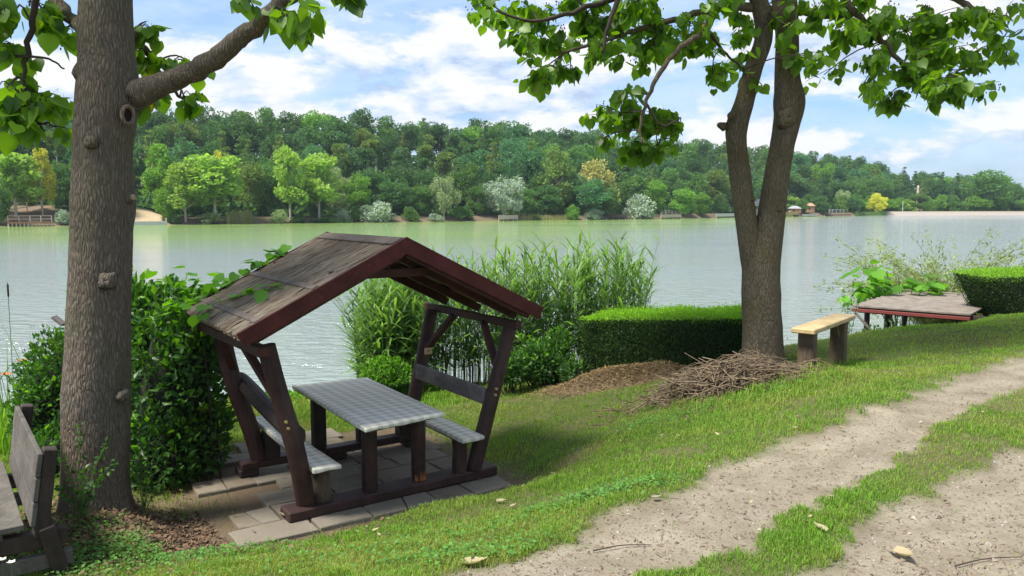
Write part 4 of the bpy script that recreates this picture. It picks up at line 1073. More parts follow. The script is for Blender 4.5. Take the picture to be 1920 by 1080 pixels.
# ------------------------------------------------------------------ vine on the roof
rr = random.Random(44)
VL = leaf_mesh('vine_leaf', 1.0, 1.05, .18, .2, stem=.3)
vb = at(405, 640, 7.3); vin = empty('vine', (vb.x, vb.y, hg(vb.x, vb.y)), 0, 'bright green vine climbing from the dark shrub onto the reed roof', 'vine')
vo_ = Vector(vin.location)
def onroof(a, v, o_=.05): return L2W(*SP(-1, a, v, o_)) - vo_
main = [at(360, 720, 7.2) - vo_, at(380, 640, 7.35) - vo_, onroof(LS + .05, 1.45), onroof(LS * .85, 1.40), onroof(LS * .62, 1.46), onroof(LS * .40, 1.5), onroof(LS * .30, 1.52)]
MB().tube(lerp_list(main, 30), list(np.linspace(.007, .003, 30)), 6, False).build('vine_stem', M['stem'], vin)
sec = [at(370, 650, 7.2) - vo_, onroof(LS + .02, .95), onroof(LS * .8, .8), onroof(LS * .70, .55), onroof(LS * .62, .25)]
MB().tube(lerp_list(sec, 26), list(np.linspace(.006, .0025, 26)), 6, False).build('vine_stem', M['stem'], vin)
third = [at(340, 600, 7.4) - vo_, at(380, 560, 7.6) - vo_, at(430, 545, 7.7) - vo_, onroof(LS * .7, 1.5, .06)]
MB().tube(lerp_list(third, 20), list(np.linspace(.006, .0025, 20)), 6, False).build('vine_stem', M['stem'], vin)
pts = []
for P, cnt, sp_ in ((main, 80, .06), (sec, 28, .06), (third, 40, .09)):
    R_ = lerp_list(P, 60)
    for k in range(cnt): pts.append(Vector(R_[rr.randint(4, 59)]) + Vector((rr.gauss(0, sp_), rr.gauss(0, sp_), abs(rr.gauss(0, .035)))))
for (px, py, Y, rx, ry, n) in ((400, 600, 7.2, 26, 28, 34), (372, 592, 7.55, 24, 22, 34), (345, 545, 7.6, 60, 25, 45), (280, 570, 7.7, 50, 40, 35), (430, 560, 7.5, 22, 16, 14), (385, 620, 7.1, 25, 20, 14)):
    for k in range(n): q = at(px + rr.gauss(0, rx * .6), py + rr.gauss(0, ry * .6), Y + rr.gauss(0, .1)); pts.append(q - vo_)
for i, q in enumerate(pts[:298]):
    o = link('leaf', VL, M['leaf_big'], vin); s_ = rr.uniform(.07, .135)
    o.matrix_basis = Matrix.Translation(q) @ rotm(rr.uniform(0, 2 * PI), rr.uniform(.5, 1.5), rr.gauss(0, .4)).to_4x4() @ Matrix.Scale(s_, 4)

# ------------------------------------------------------------------ weathered bench, left edge
bs = empty('park_bench', (-2.9, 4.9, hg(-2.9, 4.9)), 0, 'weathered grey plank bench cut off by the picture edge beside thick trunk', 'bench')
bo = Vector(bs.location)
nT, fT = at(76, 850, 4.5), at(33, 780, 5.65)
dB = (fT - nT).normalized(); dB.z = 0; dB.normalize(); sB = Vector((-dB.y, dB.x, 0))      # sB points away to the left (seat side)
if sB.x > 0: sB = -sB
Lb = 1.40; down = (Vector((0, 0, -1)) + sB * .16).normalized()
o0 = nT - bo
for k in range(3):
    c0 = o0 + down * (.072 + k * .146); th_ = -sB * (.004 * k)
    MB().beam(c0 + th_, c0 + th_ + dB * Lb, .028, .138, up=tuple(-down), bev=.004).build('backrest_plank', M['bench_g'], bs)
for t_ in (.04, .95):
    pz = o0 + dB * (Lb * t_) - sB * .055 + Vector((0, 0, -.02))
    MB().beam(pz + Vector((0, 0, .03)), pz + down * .50, .075, .09, up=tuple(dB), bev=.006).build('back_post', M['dark'], bs)
    q = pz + down * .48; gz = hg(*(q + bo).xy) - bo.z - .02
    MB().beam(q + Vector((0, 0, .05)) - sB * .03, Vector((q.x - sB.x * .1, q.y - sB.y * .1, gz)), .09, .13, up=tuple(dB), bev=.008).build('leg', M['dark'], bs)
    MB().beam(Vector((q.x, q.y, q.z - .03)) - sB * .14, Vector((q.x, q.y, q.z - .03)) + sB * .55, .07, .10, bev=.006).build('cross_rail', M['dark'], bs)
    MB().beam(Vector((q.x, q.y, q.z - .17)) - sB * .16, Vector((q.x, q.y, q.z - .17)) + sB * .50, .06, .09, bev=.006).build('cross_rail', M['bench_g'], bs)
    f2 = Vector((q.x, q.y, q.z - .08)) + sB * .45; gz = hg(*(f2 + bo).xy) - bo.z - .02
    MB().beam(f2, Vector((f2.x, f2.y, gz)), .08, .10, up=tuple(dB), bev=.006).build('leg', M['dark'], bs)
for k in range(3):
    c0 = o0 + down * .46 + sB * (.10 + k * .155) + Vector((0, 0, .045)); MB().beam(c0 - dB * .03, c0 + dB * Lb, .135, .035, bev=.004).build('seat_plank', M['bench_g'], bs)

# ------------------------------------------------------------------ small pine bench
n1_, f1_ = pt(1512, 697, 1.75), pt(1570, 689, 1.88)
bn = empty('wooden_bench', n1_, 0, 'small backless bench with pale new plank on two dark posts', 'bench'); o1 = Vector(n1_)
dX = (f1_ - n1_); dX.z = 0; Lx = dX.length; dX.normalize(); sX = Vector((dX.y, -dX.x, 0)); zt2 = -1.262 - o1.z
MB().beam(-dX * .17 + Vector((0, 0, zt2 - .03)), dX * (Lx + .22) + Vector((0, 0, zt2 - .03)), .25, .055, bev=.010).build('seat', M['pine'], bn)
for k, q in enumerate((Vector((0, 0, 0)), dX * Lx)):
    gz = hg(*(q + o1).xy) - o1.z - .06
    MB().beam(Vector((q.x, q.y, gz)), Vector((q.x, q.y, zt2 - .061)), .17, .12, up=tuple(dX), bev=.008).build('leg', M['post'], bn)
    d_ = dX * (1 if k == 0 else -1)
    MB().beam(q + d_ * .05 + Vector((0, 0, zt2 - .24)), q + d_ * .20 + Vector((0, 0, zt2 - .065)), .06, .045, up=(0, 0, 1)).build('brace', M['post'], bn)

# ------------------------------------------------------------------ deck at the water
dA, dBb, dC = pt(1812, 594, 1.66), pt(1607, 574, 1.78), pt(1640, 548, 1.78)
zD = -1.735
dk = empty('jetty', (dA.x, dA.y, zD), 0, 'low jetty of grey planks with a red edge board beside the clipped hedge', 'jetty'); od = Vector(dk.location)
A_ = Vector((7.35, 12.95, 0)); B_ = Vector((6.02, 14.05, 0)); ud = (B_ - A_).normalized(); vd = Vector((-ud.y, ud.x, 0)); vd = vd if vd.y > 0 else -vd
Lw, Ld = (B_ - A_).length, 3.6
o3 = A_ - Vector((od.x, od.y, 0))
npl = 22
for k in range(npl):
    d0 = Ld * (k + .5) / npl
    MB().beam(o3 + vd * d0 - ud * .12, o3 + vd * d0 + ud * (Lw + .02 * math.sin(k * 3)), Ld / npl - .012, .03, bev=.003).build('plank', M['deck'], dk)
MB().beam(o3 - vd * .02 - ud * .12 + Vector((0, 0, -.065)), o3 - vd * .02 + ud * Lw + Vector((0, 0, -.065)), .03, .055).build('edge_board', M['redpaint'], dk)
for d0 in (.2, 1.5, 2.8):
    MB().beam(o3 + vd * d0 - ud * .3 + Vector((0, 0, -.08)), o3 + vd * d0 + ud * (Lw - .05) + Vector((0, 0, -.08)), .08, .10).build('joist', M['dark'], dk)
    for s_ in (.1, Lw - .2): q = o3 + vd * d0 + ud * s_; MB().tube([q + Vector((0, 0, -1.6)), q + Vector((0, 0, -.131))], .05, 8).build('pile', M['dark'], dk)
MB().beam(o3 - vd * .03 + ud * (Lw - .05) + Vector((0, 0, -.10)), o3 + ud * (Lw - .35) + Vector((0, 0, -.42)), .04, .04).build('brace', M['greyb'], dk)

# large-leaved sapling beside the deck
rr = random.Random(60)
BL_ = leaf_mesh('broad_leaf', 1.0, 1.05, .2, .25, stem=.5)
p0 = at(1690, 590, 16.6); p0.z = -2.9; bp = empty('broad_leaved_sapling', p0, 0, 'low sapling with very large bright leaves overhanging the jetty', 'plant')
for k in range(140):
    c = rr.choice(((1635, 510, 34, 20), (1650, 535, 34, 18), (1715, 530, 46, 18), (1690, 545, 50, 14), (1745, 528, 26, 15), (1620, 545, 18, 16)))
    q = at(c[0] + rr.gauss(0, c[2] * .5), c[1] + rr.gauss(0, c[3] * .5), rr.uniform(15.6, 16.8)) - p0
    o = link('leaf', BL_, M['leaf_big'], bp); o.matrix_basis = Matrix.Translation(q) @ rotm(rr.uniform(0, 2 * PI), rr.uniform(.5, 1.3), rr.gauss(0, .3)).to_4x4() @ Matrix.Scale(rr.uniform(.16, .28), 4)
    if k % 6 == 0: MB().tube(lerp_list([(rr.gauss(0, .1), rr.gauss(0, .1), 0), q * .5 + Vector((0, 0, .1)), q], 6), .009, 5, False).build('stem', M['stem'], bp)
# wispy willow
rng = np.random.default_rng(70)
M['willow_thin'] = foliage('wispy_leaf', (.24, .32, .12), .35, .3, .5, (1.2, 1.25, .8))
p0 = Vector((9.6, 17.4, -2.9)); wl = empty('willow_shrub', p0, 0, 'wispy pale willow shrub with fine arching twigs behind the jetty', 'shrub')
st = MB(); Ps = []; Ds = []
for k in range(420):
    a = rng.uniform(0, 2 * PI); ln = rng.uniform(1.2, 3.1); up = rng.uniform(.8, 1.9) ; d = Vector((math.cos(a) * .62, math.sin(a) * .5, up)).normalized(); pp = Vector((rng.normal() * .25, rng.normal() * .2, 0)); P = [pp]
    for q in range(9): d = (d + Vector((math.cos(a) * .06, math.sin(a) * .05, -.09)) + Vector(rng.normal(size=3) * .07)).normalized(); pp = pp + d * ln / 9; P.append(pp)
    st.tube(P, list(np.linspace(.006, .0018, 10)), 4, False)
    for i in range(3, 10):
        for _ in range(11): Ps.append(np.array(P[i]) + rng.normal(size=3) * .04); Ds.append(np.array(P[i] - P[i - 1]) * 4)
Ps = np.array(Ps); st.build('stems', M['stem'], wl)['kind'] = 'stuff'
scatter_np('foliage', small_leaf('n', 1, .26), rots(len(Ps), rng, np.array(Ds), .6), Ps, rng.uniform(.05, .11, len(Ps)), M['willow_thin'], wl)

# ------------------------------------------------------------------ brush pile and clippings
M['stick'] = wood('dry_stick', (.07, .048, .03), (.24, .18, .115), (20, 20, 20), .9, .3)
bc = pt(1350, 752, 2.0); bpile = empty('brush_pile', bc, 0, 'heap of dry pruned branches piled against the forked tree', 'brush pile'); ob_ = Vector(bc)
rr = random.Random(81)
def stick(a, b_, r0, sag=.1, n=5):
    m_ = (a + b_) / 2 + Vector((rr.gauss(0, sag), rr.gauss(0, sag), rr.gauss(sag * .3, sag * .6))) * (b_ - a).length
    return lerp_list([a, m_, b_], n), list(np.linspace(r0, r0 * .45, n))
ew_, ed_, eh_ = .80, .46, .19
rest = MB()
for k in range(900):
    fx = max(-1.35, min(1, rr.gauss(.1, .48))); fy = max(-1, min(1, rr.gauss(0, .42))); rad = min(1, math.hypot(fx, fy)); top = eh_ * (1 - rad ** 2) + .03
    if fx < -.55: top *= .3
    c = Vector((fx * ew_, fy * ed_, 0)); c.z = hg(*(c + ob_).xy) - ob_.z + top * rr.uniform(.25, 1)
    a = rr.gauss(.15, .75); el = rr.gauss(-.04 if fx > 0 else .14, .22); d = Vector((math.cos(a) * math.cos(el), math.sin(a) * math.cos(el), math.sin(el))); ln = rr.uniform(.25, .85)
    P, R_ = stick(c - d * ln / 2, c + d * ln / 2, rr.uniform(.003, .009), .16, 6)
    if k < 220: MB().tube(P, R_, 5, True).build('stick', M['stick'], bpile)
    else: rest.tube(P, R_, 4, False)
for k in range(5):      # a few long ones leaning on the trunk
    P, R_ = stick(Vector((rr.uniform(-.4, .3), -.1, .1)), Vector((rr.uniform(.25, .5), .45, rr.uniform(.30, .42))), .009, .08); MB().tube(P, R_, 5, True).build('stick', M['stick'], bpile)
rest.build('twigs', M['stick'], bpile)['kind'] = 'stuff'
for (a, b_) in (((1232, 744), (1246, 715)), ((1246, 748), (1262, 722)), ((1228, 760), (1290, 742)), ((1236, 712), (1252, 748)), ((1040, 712), (1072, 716))):
    A3, B3 = pt(*a, 2.05), pt(*b_, 2.05); A3.z = hg(A3.x, A3.y) + .02; B3.z = hg(B3.x, B3.y) + .12
    P, R_ = stick(A3 - ob_, B3 - ob_, .008, .03); MB().tube(P, R_, 5, True).build('stick', M['stick'], bpile)

# heap of grass clippings
mc = pt(1150, 722, 2.28); rng = np.random.default_rng(90)
cm = empty('clippings_heap', (mc.x, mc.y, hg(mc.x, mc.y)), 0, 'low brown heap of dried clippings in front of the low hedge', 'compost heap')
def heap_h(x, y): return .22 * np.exp(-(((x + .10) / .50) ** 2 + (y / .34) ** 2)) + .15 * np.exp(-(((x - .60) / .40) ** 2 + ((y + .05) / .28) ** 2))
xs = np.linspace(-1.3, 1.4, 70); ys = np.linspace(-.8, .8, 44); X, Y = np.meshgrid(xs, ys); Zb = hgt(X.ravel() + mc.x, Y.ravel() + mc.y) - cm.location.z
Z = Zb + heap_h(X.ravel(), Y.ravel()) * (1 + .35 * (fbm(X.ravel(), Y.ravel(), 7, 4) - .5)) - .02
jj = (np.arange(43)[:, None] * 70 + np.arange(69)[None]).ravel()
hm = link('heap_body', mesh_np('heap_body', np.stack([X.ravel(), Y.ravel(), Z], 1), np.stack([jj, jj + 1, jj + 71, jj + 70], 1), True), plain('compost', (.13, .09, .05), .95, .5, 30, .8), cm)
n = 15000; x = rng.normal(size=n) * .58 + .1; y = rng.normal(size=n) * .27; z = hgt(x + mc.x, y + mc.y) - cm.location.z + heap_h(x, y) + rng.uniform(-.012, .012, n)
M['dry'] = foliage('dry_clippings', (.20, .16, .075), .15, .5, .8, (1.2, 1.1, .7))
M['litter'] = foliage('leaf_litter', (.115, .082, .054), .1, .6, .8, (1.2, 1, .7))
flat = np.array([0, 0, 0.])
def flatrots(n, rng, tilt=.35):
    a = rng.uniform(0, 2 * PI, n); d = np.stack([np.cos(a), np.sin(a), rng.normal(size=n) * tilt], 1); d /= np.linalg.norm(d, axis=1, keepdims=True)
    up = np.stack([rng.normal(size=n) * tilt, rng.normal(size=n) * tilt, np.ones(n)], 1); x_ = np.cross(up, d); x_ /= np.linalg.norm(x_, axis=1, keepdims=True); y_ = np.cross(d, x_); return np.stack([x_, y_, d], 2)
NB = small_leaf('nb', 1, .14)
sel = rng.random(n) < .72
scatter_np('clippings', NB, flatrots(sel.sum(), rng), np.stack([x, y, z], 1)[sel], rng.uniform(.025, .07, sel.sum()), M['dry'], cm)
scatter_np('dead_leaves', SL, flatrots((~sel).sum(), rng), np.stack([x, y, z], 1)[~sel], rng.uniform(.015, .035, (~sel).sum()), M['litter'], cm)

# leaf litter under the thick trunk
tl = pt(230, 985, 2.15); n = 9000; x = tl.x + rng.normal(size=n) * .62; y = tl.y + rng.normal(size=n) * .42 + .1
u2, v2 = uv_pv(x, y); ok = ~((u2 > -1.4) & (v2 > -.3)); x, y = x[ok], y[ok]; z = hgt(x, y) + rng.uniform(.002, .02, len(x))
o = scatter_np('leaf_litter', SL, flatrots(len(x), rng, .3), np.stack([x, y, z], 1), rng.uniform(.02, .055, len(x)), M['litter']); tag(o, 'brown leaf litter and bark scraps round the foot of thick trunk', 'leaf litter')

u_ = rng.uniform(-1.4, 1.0, 2600); v_ = rng.uniform(-.25, 1.9, 2600); kp = rng.random(2600) < np.clip(.10 + .7 * sstep(-.5, -1.4, u_) + .5 * sstep(0, -.25, v_), 0, 1); u_, v_ = u_[kp], v_[kp]
P_ = np.stack([PV_O.x + u_ * c_ - v_ * s_, PV_O.y + u_ * s_ + v_ * c_, np.full(len(u_), PV_O.z + .006)], 1)
o = scatter_np('paving_litter', SL, flatrots(len(u_), rng, .15), P_, rng.uniform(.01, .04, len(u_)), M['litter']); tag(o, 'crumbs and dry leaf scraps lying on the paved floor', 'leaf litter', kind='stuff')
# ------------------------------------------------------------------ grass
M['grass'] = foliage('grass_blade', (.13, .285, .035), .35, .35, .6, (1.6, 1.6, .5), 0, .2)
m = M['grass']; t = NT(m.node_tree)
# patches of drier and fresher grass
pn = [n_ for n_ in t.n if n_.type == 'BSDF_PRINCIPLED'][0]; lk = pn.inputs['Base Color'].links[0]; src = lk.from_socket
pos = t.node('ShaderNodeNewGeometry').outputs['Position']; rI = t.node('ShaderNodeNewGeometry').outputs['Random Per Island']
dryf = t.ramp(t.math('ADD', t.math('MULTIPLY', t.noise(pos, .9, 5, .65), .8), t.math('MULTIPLY', rI, .28)), [(.48, (0, 0, 0)), (.70, (1, 1, 1))])
c2 = t.mix(t.math('MULTIPLY', dryf, .8), src, (.34, .33, .10)); t.l.new(c2, pn.inputs['Base Color'])
trn = [n_ for n_ in t.n if n_.type == 'BSDF_TRANSLUCENT'][0]; mm_ = trn.inputs['Color'].links[0].from_node; t.l.new(c2, mm_.inputs[6])
rng = np.random.default_rng(100)
NG = 600000
def cand(n, y0, y1):
    y = y0 * (y1 / y0) ** rng.random(n); x = rng.uniform(-.74, .74, n) * (y + 1.0) ; return x, y
x, y = cand(NG, 2.6, 16)
pmk, smk = masks(x, y); zz_ = hgt(x, y)
u2, v2 = uv_pv(x, y)
on_pav = (u2 > -1.32) & (u2 < 1.02) & (v2 > -.24) & (v2 < 2.0)
crack = on_pav & ((rng.random(len(x)) < .002) | ((rng.random(len(x)) < .12 * vn(x, y, 5, 91)) & ((v2 < -.13) | (u2 < -1.1))))
tl = pt(200, 960, 2.2); lit_ = np.exp(-(((x - tl.x - .25) / .9) ** 2 + ((y - tl.y) / .7) ** 2))
edge = sstep(.40, .05, np.maximum(np.maximum(-1.32 - u2, u2 - 1.0), np.maximum(-.24 - v2, v2 - 2.0))) * .85
patch = fbm(x, y, 1.6, 41, 4); bare = sstep(.56, .70, patch) * .5
dens = (1 - sstep(.25, .75, pmk)) * (1 - np.clip(lit_ * 1.25, 0, 1)) * (1 - edge) * (1 - bare)
hp = np.exp(-(((x - mc.x) / .95) ** 2 + ((y - mc.y) / .42) ** 2) * 1.2); dens *= 1 - np.clip(hp * 1.5, 0, 1)
keep = ((rng.random(len(x)) < dens) & (zz_ > WL + .02) & ~on_pav) | crack | ((rng.random(len(x)) < .006) & (pmk > .5))
x, y, zz_, pmk, patch = x[keep], y[keep], zz_[keep], pmk[keep], patch[keep]
def dist(px, py, h): q = pt(px, py, h); return np.hypot(x - q.x, y - q.y)
tall = 1.6 * np.exp(-(dist(1400, 765, 1.95) / .75) ** 2) + 1.3 * np.exp(-(dist(1500, 730, 1.85) / .5) ** 2) + 1.8 * np.exp(-(dist(1512, 697, 1.75) / .22) ** 2) + 1.8 * np.exp(-(dist(1580, 689, 1.88) / .25) ** 2) + 2.5 * np.exp(-(((x - 5.6) / 1.2) ** 2 + ((y - 12.6) / .7) ** 2)) + 2.2 * sstep(-2.35, -2.75, zz_) + .1 * sstep(.05, .3, pmk)
H = (.014 + .024 * rng.random(len(x)) ** 1.6 + .026 * vn(x, y, 3.5, 61) ** 2 + .022 * (vn(x, y, 6, 77) > .86)) * (1 + tall) * np.where(pmk > .5, .6, 1)
wd = (.0022 + .00045 * y) * (1 + .25 * tall)
n = len(x); a = rng.uniform(0, 2 * PI, n); ln = rng.uniform(.1, .9, n); a2 = a + rng.normal(size=n) * .6 + PI / 2
dx, dy = np.cos(a), np.sin(a); sx, sy_ = np.cos(a2), np.sin(a2)
b0 = np.stack([x, y, zz_ - .004], 1); mid = b0 + np.stack([dx * ln * .25, dy * ln * .25, np.full(n, .62)], 1) * H[:, None]; tip = b0 + np.stack([dx * ln * .75, dy * ln * .75, 1 - .3 * ln], 1) * H[:, None]
S_ = np.stack([sx, sy_, np.zeros(n)], 1) * wd[:, None]
V = np.stack([b0 - S_ / 2, b0 + S_ / 2, mid - S_ * .4, mid + S_ * .4, tip], 1).reshape(-1, 3)
T = np.array([(0, 1, 3), (0, 3, 2), (2, 3, 4)]); FF = (T[None] + (np.arange(n) * 5)[:, None, None]).reshape(-1, 3)
o = link('grass', mesh_np('grass', V, FF), M['grass']); tag(o, 'mown green and yellowing grass of the sloping lawn', 'grass', kind='stuff')

# clover and low weeds
n = 9000; pts_ = []
for (px, py, h, rx, ry, k) in ((300, 1010, 2.05, .35, .22, 2200), (420, 1000, 2.25, .12, .08, 300), (930, 1035, 1.66, .30, .12, 800), (1130, 935, 1.75, .25, .10, 900), (600, 1050, 1.88, .5, .2, 400), (130, 1040, 2.15, .25, .15, 900), (1490, 745, 1.85, .3, .15, 700), (880, 1010, 1.85,   .5, .15, 300), (1250, 790, 2.0, .4, .15, 800), (150, 990, 2.2, .2, .12, 500)):
    q = pt(px, py, h); pts_.append(np.stack([q.x + rng.normal(size=k) * rx, q.y + rng.normal(size=k) * ry], 1))
P2 = np.concatenate(pts_); pm2, _ = masks(P2[:, 0], P2[:, 1]); uu, vv = uv_pv(P2[:, 0], P2[:, 1]); P2 = P2[(pm2 < .4) & ~((uu > -1.5) & (uu < 1.02) & (vv > -.36))]
z = hgt(P2[:, 0], P2[:, 1]) + rng.uniform(.015, .055, len(P2)); RL = small_leaf('c', 1, .9, .12)
o = scatter_np('clover', RL, flatrots(len(P2), rng, .35), np.concatenate([P2, z[:, None]], 1), rng.uniform(.012, .026, len(P2)), M['clover']); tag(o, 'patches of clover and low weeds along the track edge', 'weeds', kind='stuff')
# shore weeds
def weedstrip(name, label, pxs, Y, n, hh, seed, mat=None):
    rng = np.random.default_rng(seed); px = rng.uniform(pxs[0], pxs[1], n); yy = Y + rng.normal(size=n) * .35; xx = (px - 960) / F * yy; z = np.maximum(hgt(xx, yy), WL); z = z + rng.uniform(0, hh, n) * (.5 + vn(xx, yy, 2, seed))
    o = scatter_np(name, SL, rots(n, rng, np.tile([[0, 0, .9]], (n, 1)), .6), np.stack([xx, yy, z], 1), rng.uniform(.03, .06, n), mat or M['weed']); tag(o, label, 'weeds', kind='stuff')
weedstrip('shore_weeds', 'leafy green weeds on the bank seen beneath picnic table', (430, 860), 11.6, 5200, .16, 110, M['bush_lite'])
weedstrip('shore_weeds', 'leafy weeds on the bank between small bench and jetty', (1465, 1700), 12.75, 7000, .24, 111)
weedstrip('shore_weeds', 'grey-green weeds at the lake edge left of thick trunk', (-120, 240), 10.2, 3000, .2, 112)
p_ = Vector((pxl(1598, 13.4), 13.4, -2.4)); spray('tall_weed', 'tall feathery weed standing at the lake edge beside the jetty', p_, [at(1580, 545, 13.4), at(1600, 530, 13.5), at(1612, 560, 13.3), at(1590, 575, 13.2)], M['weed'], (.03, .055), 4)

# ------------------------------------------------------------------ fallen leaves, stones, twigs
M['dead'] = foliage('fallen_leaf', (.30, .19, .09), .2, .3, .7, (1.1, 1, .8))
M['pale_leaf'] = foliage('pale_fallen_leaf', (.32, .30, .20), .25, .2, .7, (1.1, 1.1, .8))
FL = leaf_mesh('dry_leaf', 1.0, .6, .7, 1.1, stem=.2)
rr = random.Random(120)
falls = [(1668, 1018, 1.58, 'pale_leaf', .13, 'large crumpled pale leaf lying on the dirt track'), (927, 938, 2.05, 'pale_leaf', .07, 'pale curled leaf on the grass in front of the shelter'),
         (975, 893, 2.1, 'dead', .07, 'brown curled leaf on the grass just off the corner of the paving'), (858, 1052, 1.62, 'leaf_big', .11, 'fresh green leaf lying where grass meets the dirt track'),
         (552, 974, 2.35, 'pale_leaf', .10, 'yellow-green leaf lying against the end of the shelter sill'), (1219, 934, 1.62, 'pale_leaf', .05, 'small pale leaf on the track edge near the bare patch'),
         (1530, 778, 1.75, 'dead', .07, 'brown leaf standing upright in the grass below the brush pile'), (1554, 998, 1.58, 'pale_leaf', .07, 'long pale leaf at the side of the grass strip'),
         (1044, 870, 2.1, 'pale_leaf', .05, 'small pale leaf on open lawn between shelter and track')]
for px, py, h, mt, s_, lab in falls:
    q = pt(px, py, h); q.z = hg(q.x, q.y) + .02
    if mt == 'pale_leaf' and py == 974: q = L2W(loc_z(552, 974, 0).x, loc_z(552, 974, 0).y, .02)
    o = link('fallen_leaf', FL, M[mt]); o.matrix_basis = Matrix.Translation(q) @ rotm(rr.uniform(0, 6), 1.35 if px != 1530 else .3, rr.gauss(0, .3)).to_4x4() @ Matrix.Scale(s_, 4)
    tag(o, lab, 'leaf', 'single fallen leaves')
for k in range(46):
    px, py = rr.choice([(rr.uniform(1560, 1900), rr.uniform(615, 690)), (rr.uniform(950, 1500), rr.uniform(790, 900)), (rr.uniform(1200, 1900), rr.uniform(760, 1070)), (rr.uniform(660, 1000), rr.uniform(890, 1030))])
    q = pt(px, py, 1.75 if px > 1200 else 2.0); q.z = hg(q.x, q.y) + .025
    if uv_pv(q.x, q.y)[0] < 1.05 and uv_pv(q.x, q.y)[1] > -.36: continue
    o = link('fallen_leaf', FL, M['dead'] if rr.random() < .7 else M['pale_leaf']); o.matrix_basis = Matrix.Translation(q) @ rotm(rr.uniform(0, 6), rr.gauss(1.3, .25), rr.gauss(0, .3)).to_4x4() @ Matrix.Scale(rr.uniform(.02, .045), 4)
    wh = 'lawn before the jetty' if px > 1560 and py < 700 else 'dirt track' if masks(np.array([q.x]), np.array([q.y]))[0][0] > .5 else 'grass strip between the tracks' if masks(np.array([q.x]), np.array([q.y]))[1][0] > .5 else 'lawn in front of the shelter' if px < 1000 else 'lawn below the clippings heap'
    tag(o, 'small dry leaf scattered on the ' + wh, 'leaf', 'small fallen leaves on the ' + wh)
n = 12000; x, y = cand(n * 4, 2.6, 12); pk, _ = masks(x, y); s_ = (pk > .35); x, y = x[s_][:n], y[s_][:n]; z = hgt(x, y)
oct_v = np.array([(1, 0, 0), (-1, 0, 0), (0, .8, 0), (0, -.8, 0), (0, 0, .55), (0, 0, -.5)], float); oct_f = np.array([(0, 2, 4), (2, 1, 4), (1, 3, 4), (3, 0, 4), (2, 0, 5), (1, 2, 5), (3, 1, 5), (0, 3, 5)])
m, t, out = new_mat('gravel'); r_ = t.node('ShaderNodeNewGeometry').outputs['Random Per Island']; c = t.ramp(r_, [(0, (.10, .075, .055)), (.6, (.24, .20, .15)), (1, (.36, .32, .26))])
p = t.node('ShaderNodeBsdfPrincipled', {'Base Color': c, 'Roughness': .9}); t.l.new(p.outputs[0], out.inputs[0]); M['gravel'] = m
o = scatter_np('gravel', (oct_v, oct_f), flatrots(len(x), rng, .3), np.stack([x, y, z + .001], 1), rng.exponential(.0028, len(x)) + .0022, M['gravel']); tag(o, 'loose grit and small stones on the dirt track', 'gravel', kind='stuff')
n = 6000; x, y = cand(n * 3, 2.6, 10); pk, _ = masks(x, y); s_ = (pk > .2); x, y = x[s_][:n], y[s_][:n]; z = hgt(x, y)
o = scatter_np('dry_debris', NB, flatrots(len(x), rng, .12), np.stack([x, y, z + .004], 1), rng.uniform(.012, .05, len(x)), M['litter']); tag(o, 'dry grass stems and crumbs littering the track', 'debris', kind='stuff')
for a, b_, lab in (((1112, 1028), (1222, 1024), 'thin dry twig lying on the near part of the track'), ((1790, 1068), (1915, 1058), 'long thin twig at the lower corner of the track')):
    A3, B3 = pt(*a, 1.63), pt(*b_, 1.63); A3.z = hg(A3.x, A3.y) + .012; B3.z = hg(B3.x, B3.y) + .012
    P = lerp_list([A3, A3.lerp(B3, .5) + Vector((0, .02, .004)), B3], 8); o = MB().tube(P, list(np.linspace(.004, .002, 8)), 5, True).build('fallen_twig', M['twig']); tag(o, lab, 'twig')
# white flowers, lower left
for i, (px, py, lab) in enumerate(((4, 1050, 'small white flower at the very lower corner'), (21, 1055, 'small white flower in front of the bench end'))):
    q = at(px, py, 4.0); gz = hg(q.x, q.y); f_ = empty('white_flower', (q.x, q.y, gz), 0, lab, 'flower'); top = Vector((0, 0, max(.08, q.z - gz)))
    MB().tube([(0, 0, -.02), top], .002, 4).build('stalk', M['stem'], f_)
    for k in range(5):
        a = k * 2 * PI / 5; d = Vector((math.cos(a), math.sin(a), .35)); s2_ = Vector((-math.sin(a), math.cos(a), 0)) * .009
        MB().add([top, top + d * .014 + s2_, top + d * .024, top + d * .014 - s2_], [(0, 1, 2, 3)]).build('petal', M['white_flower'], f_)

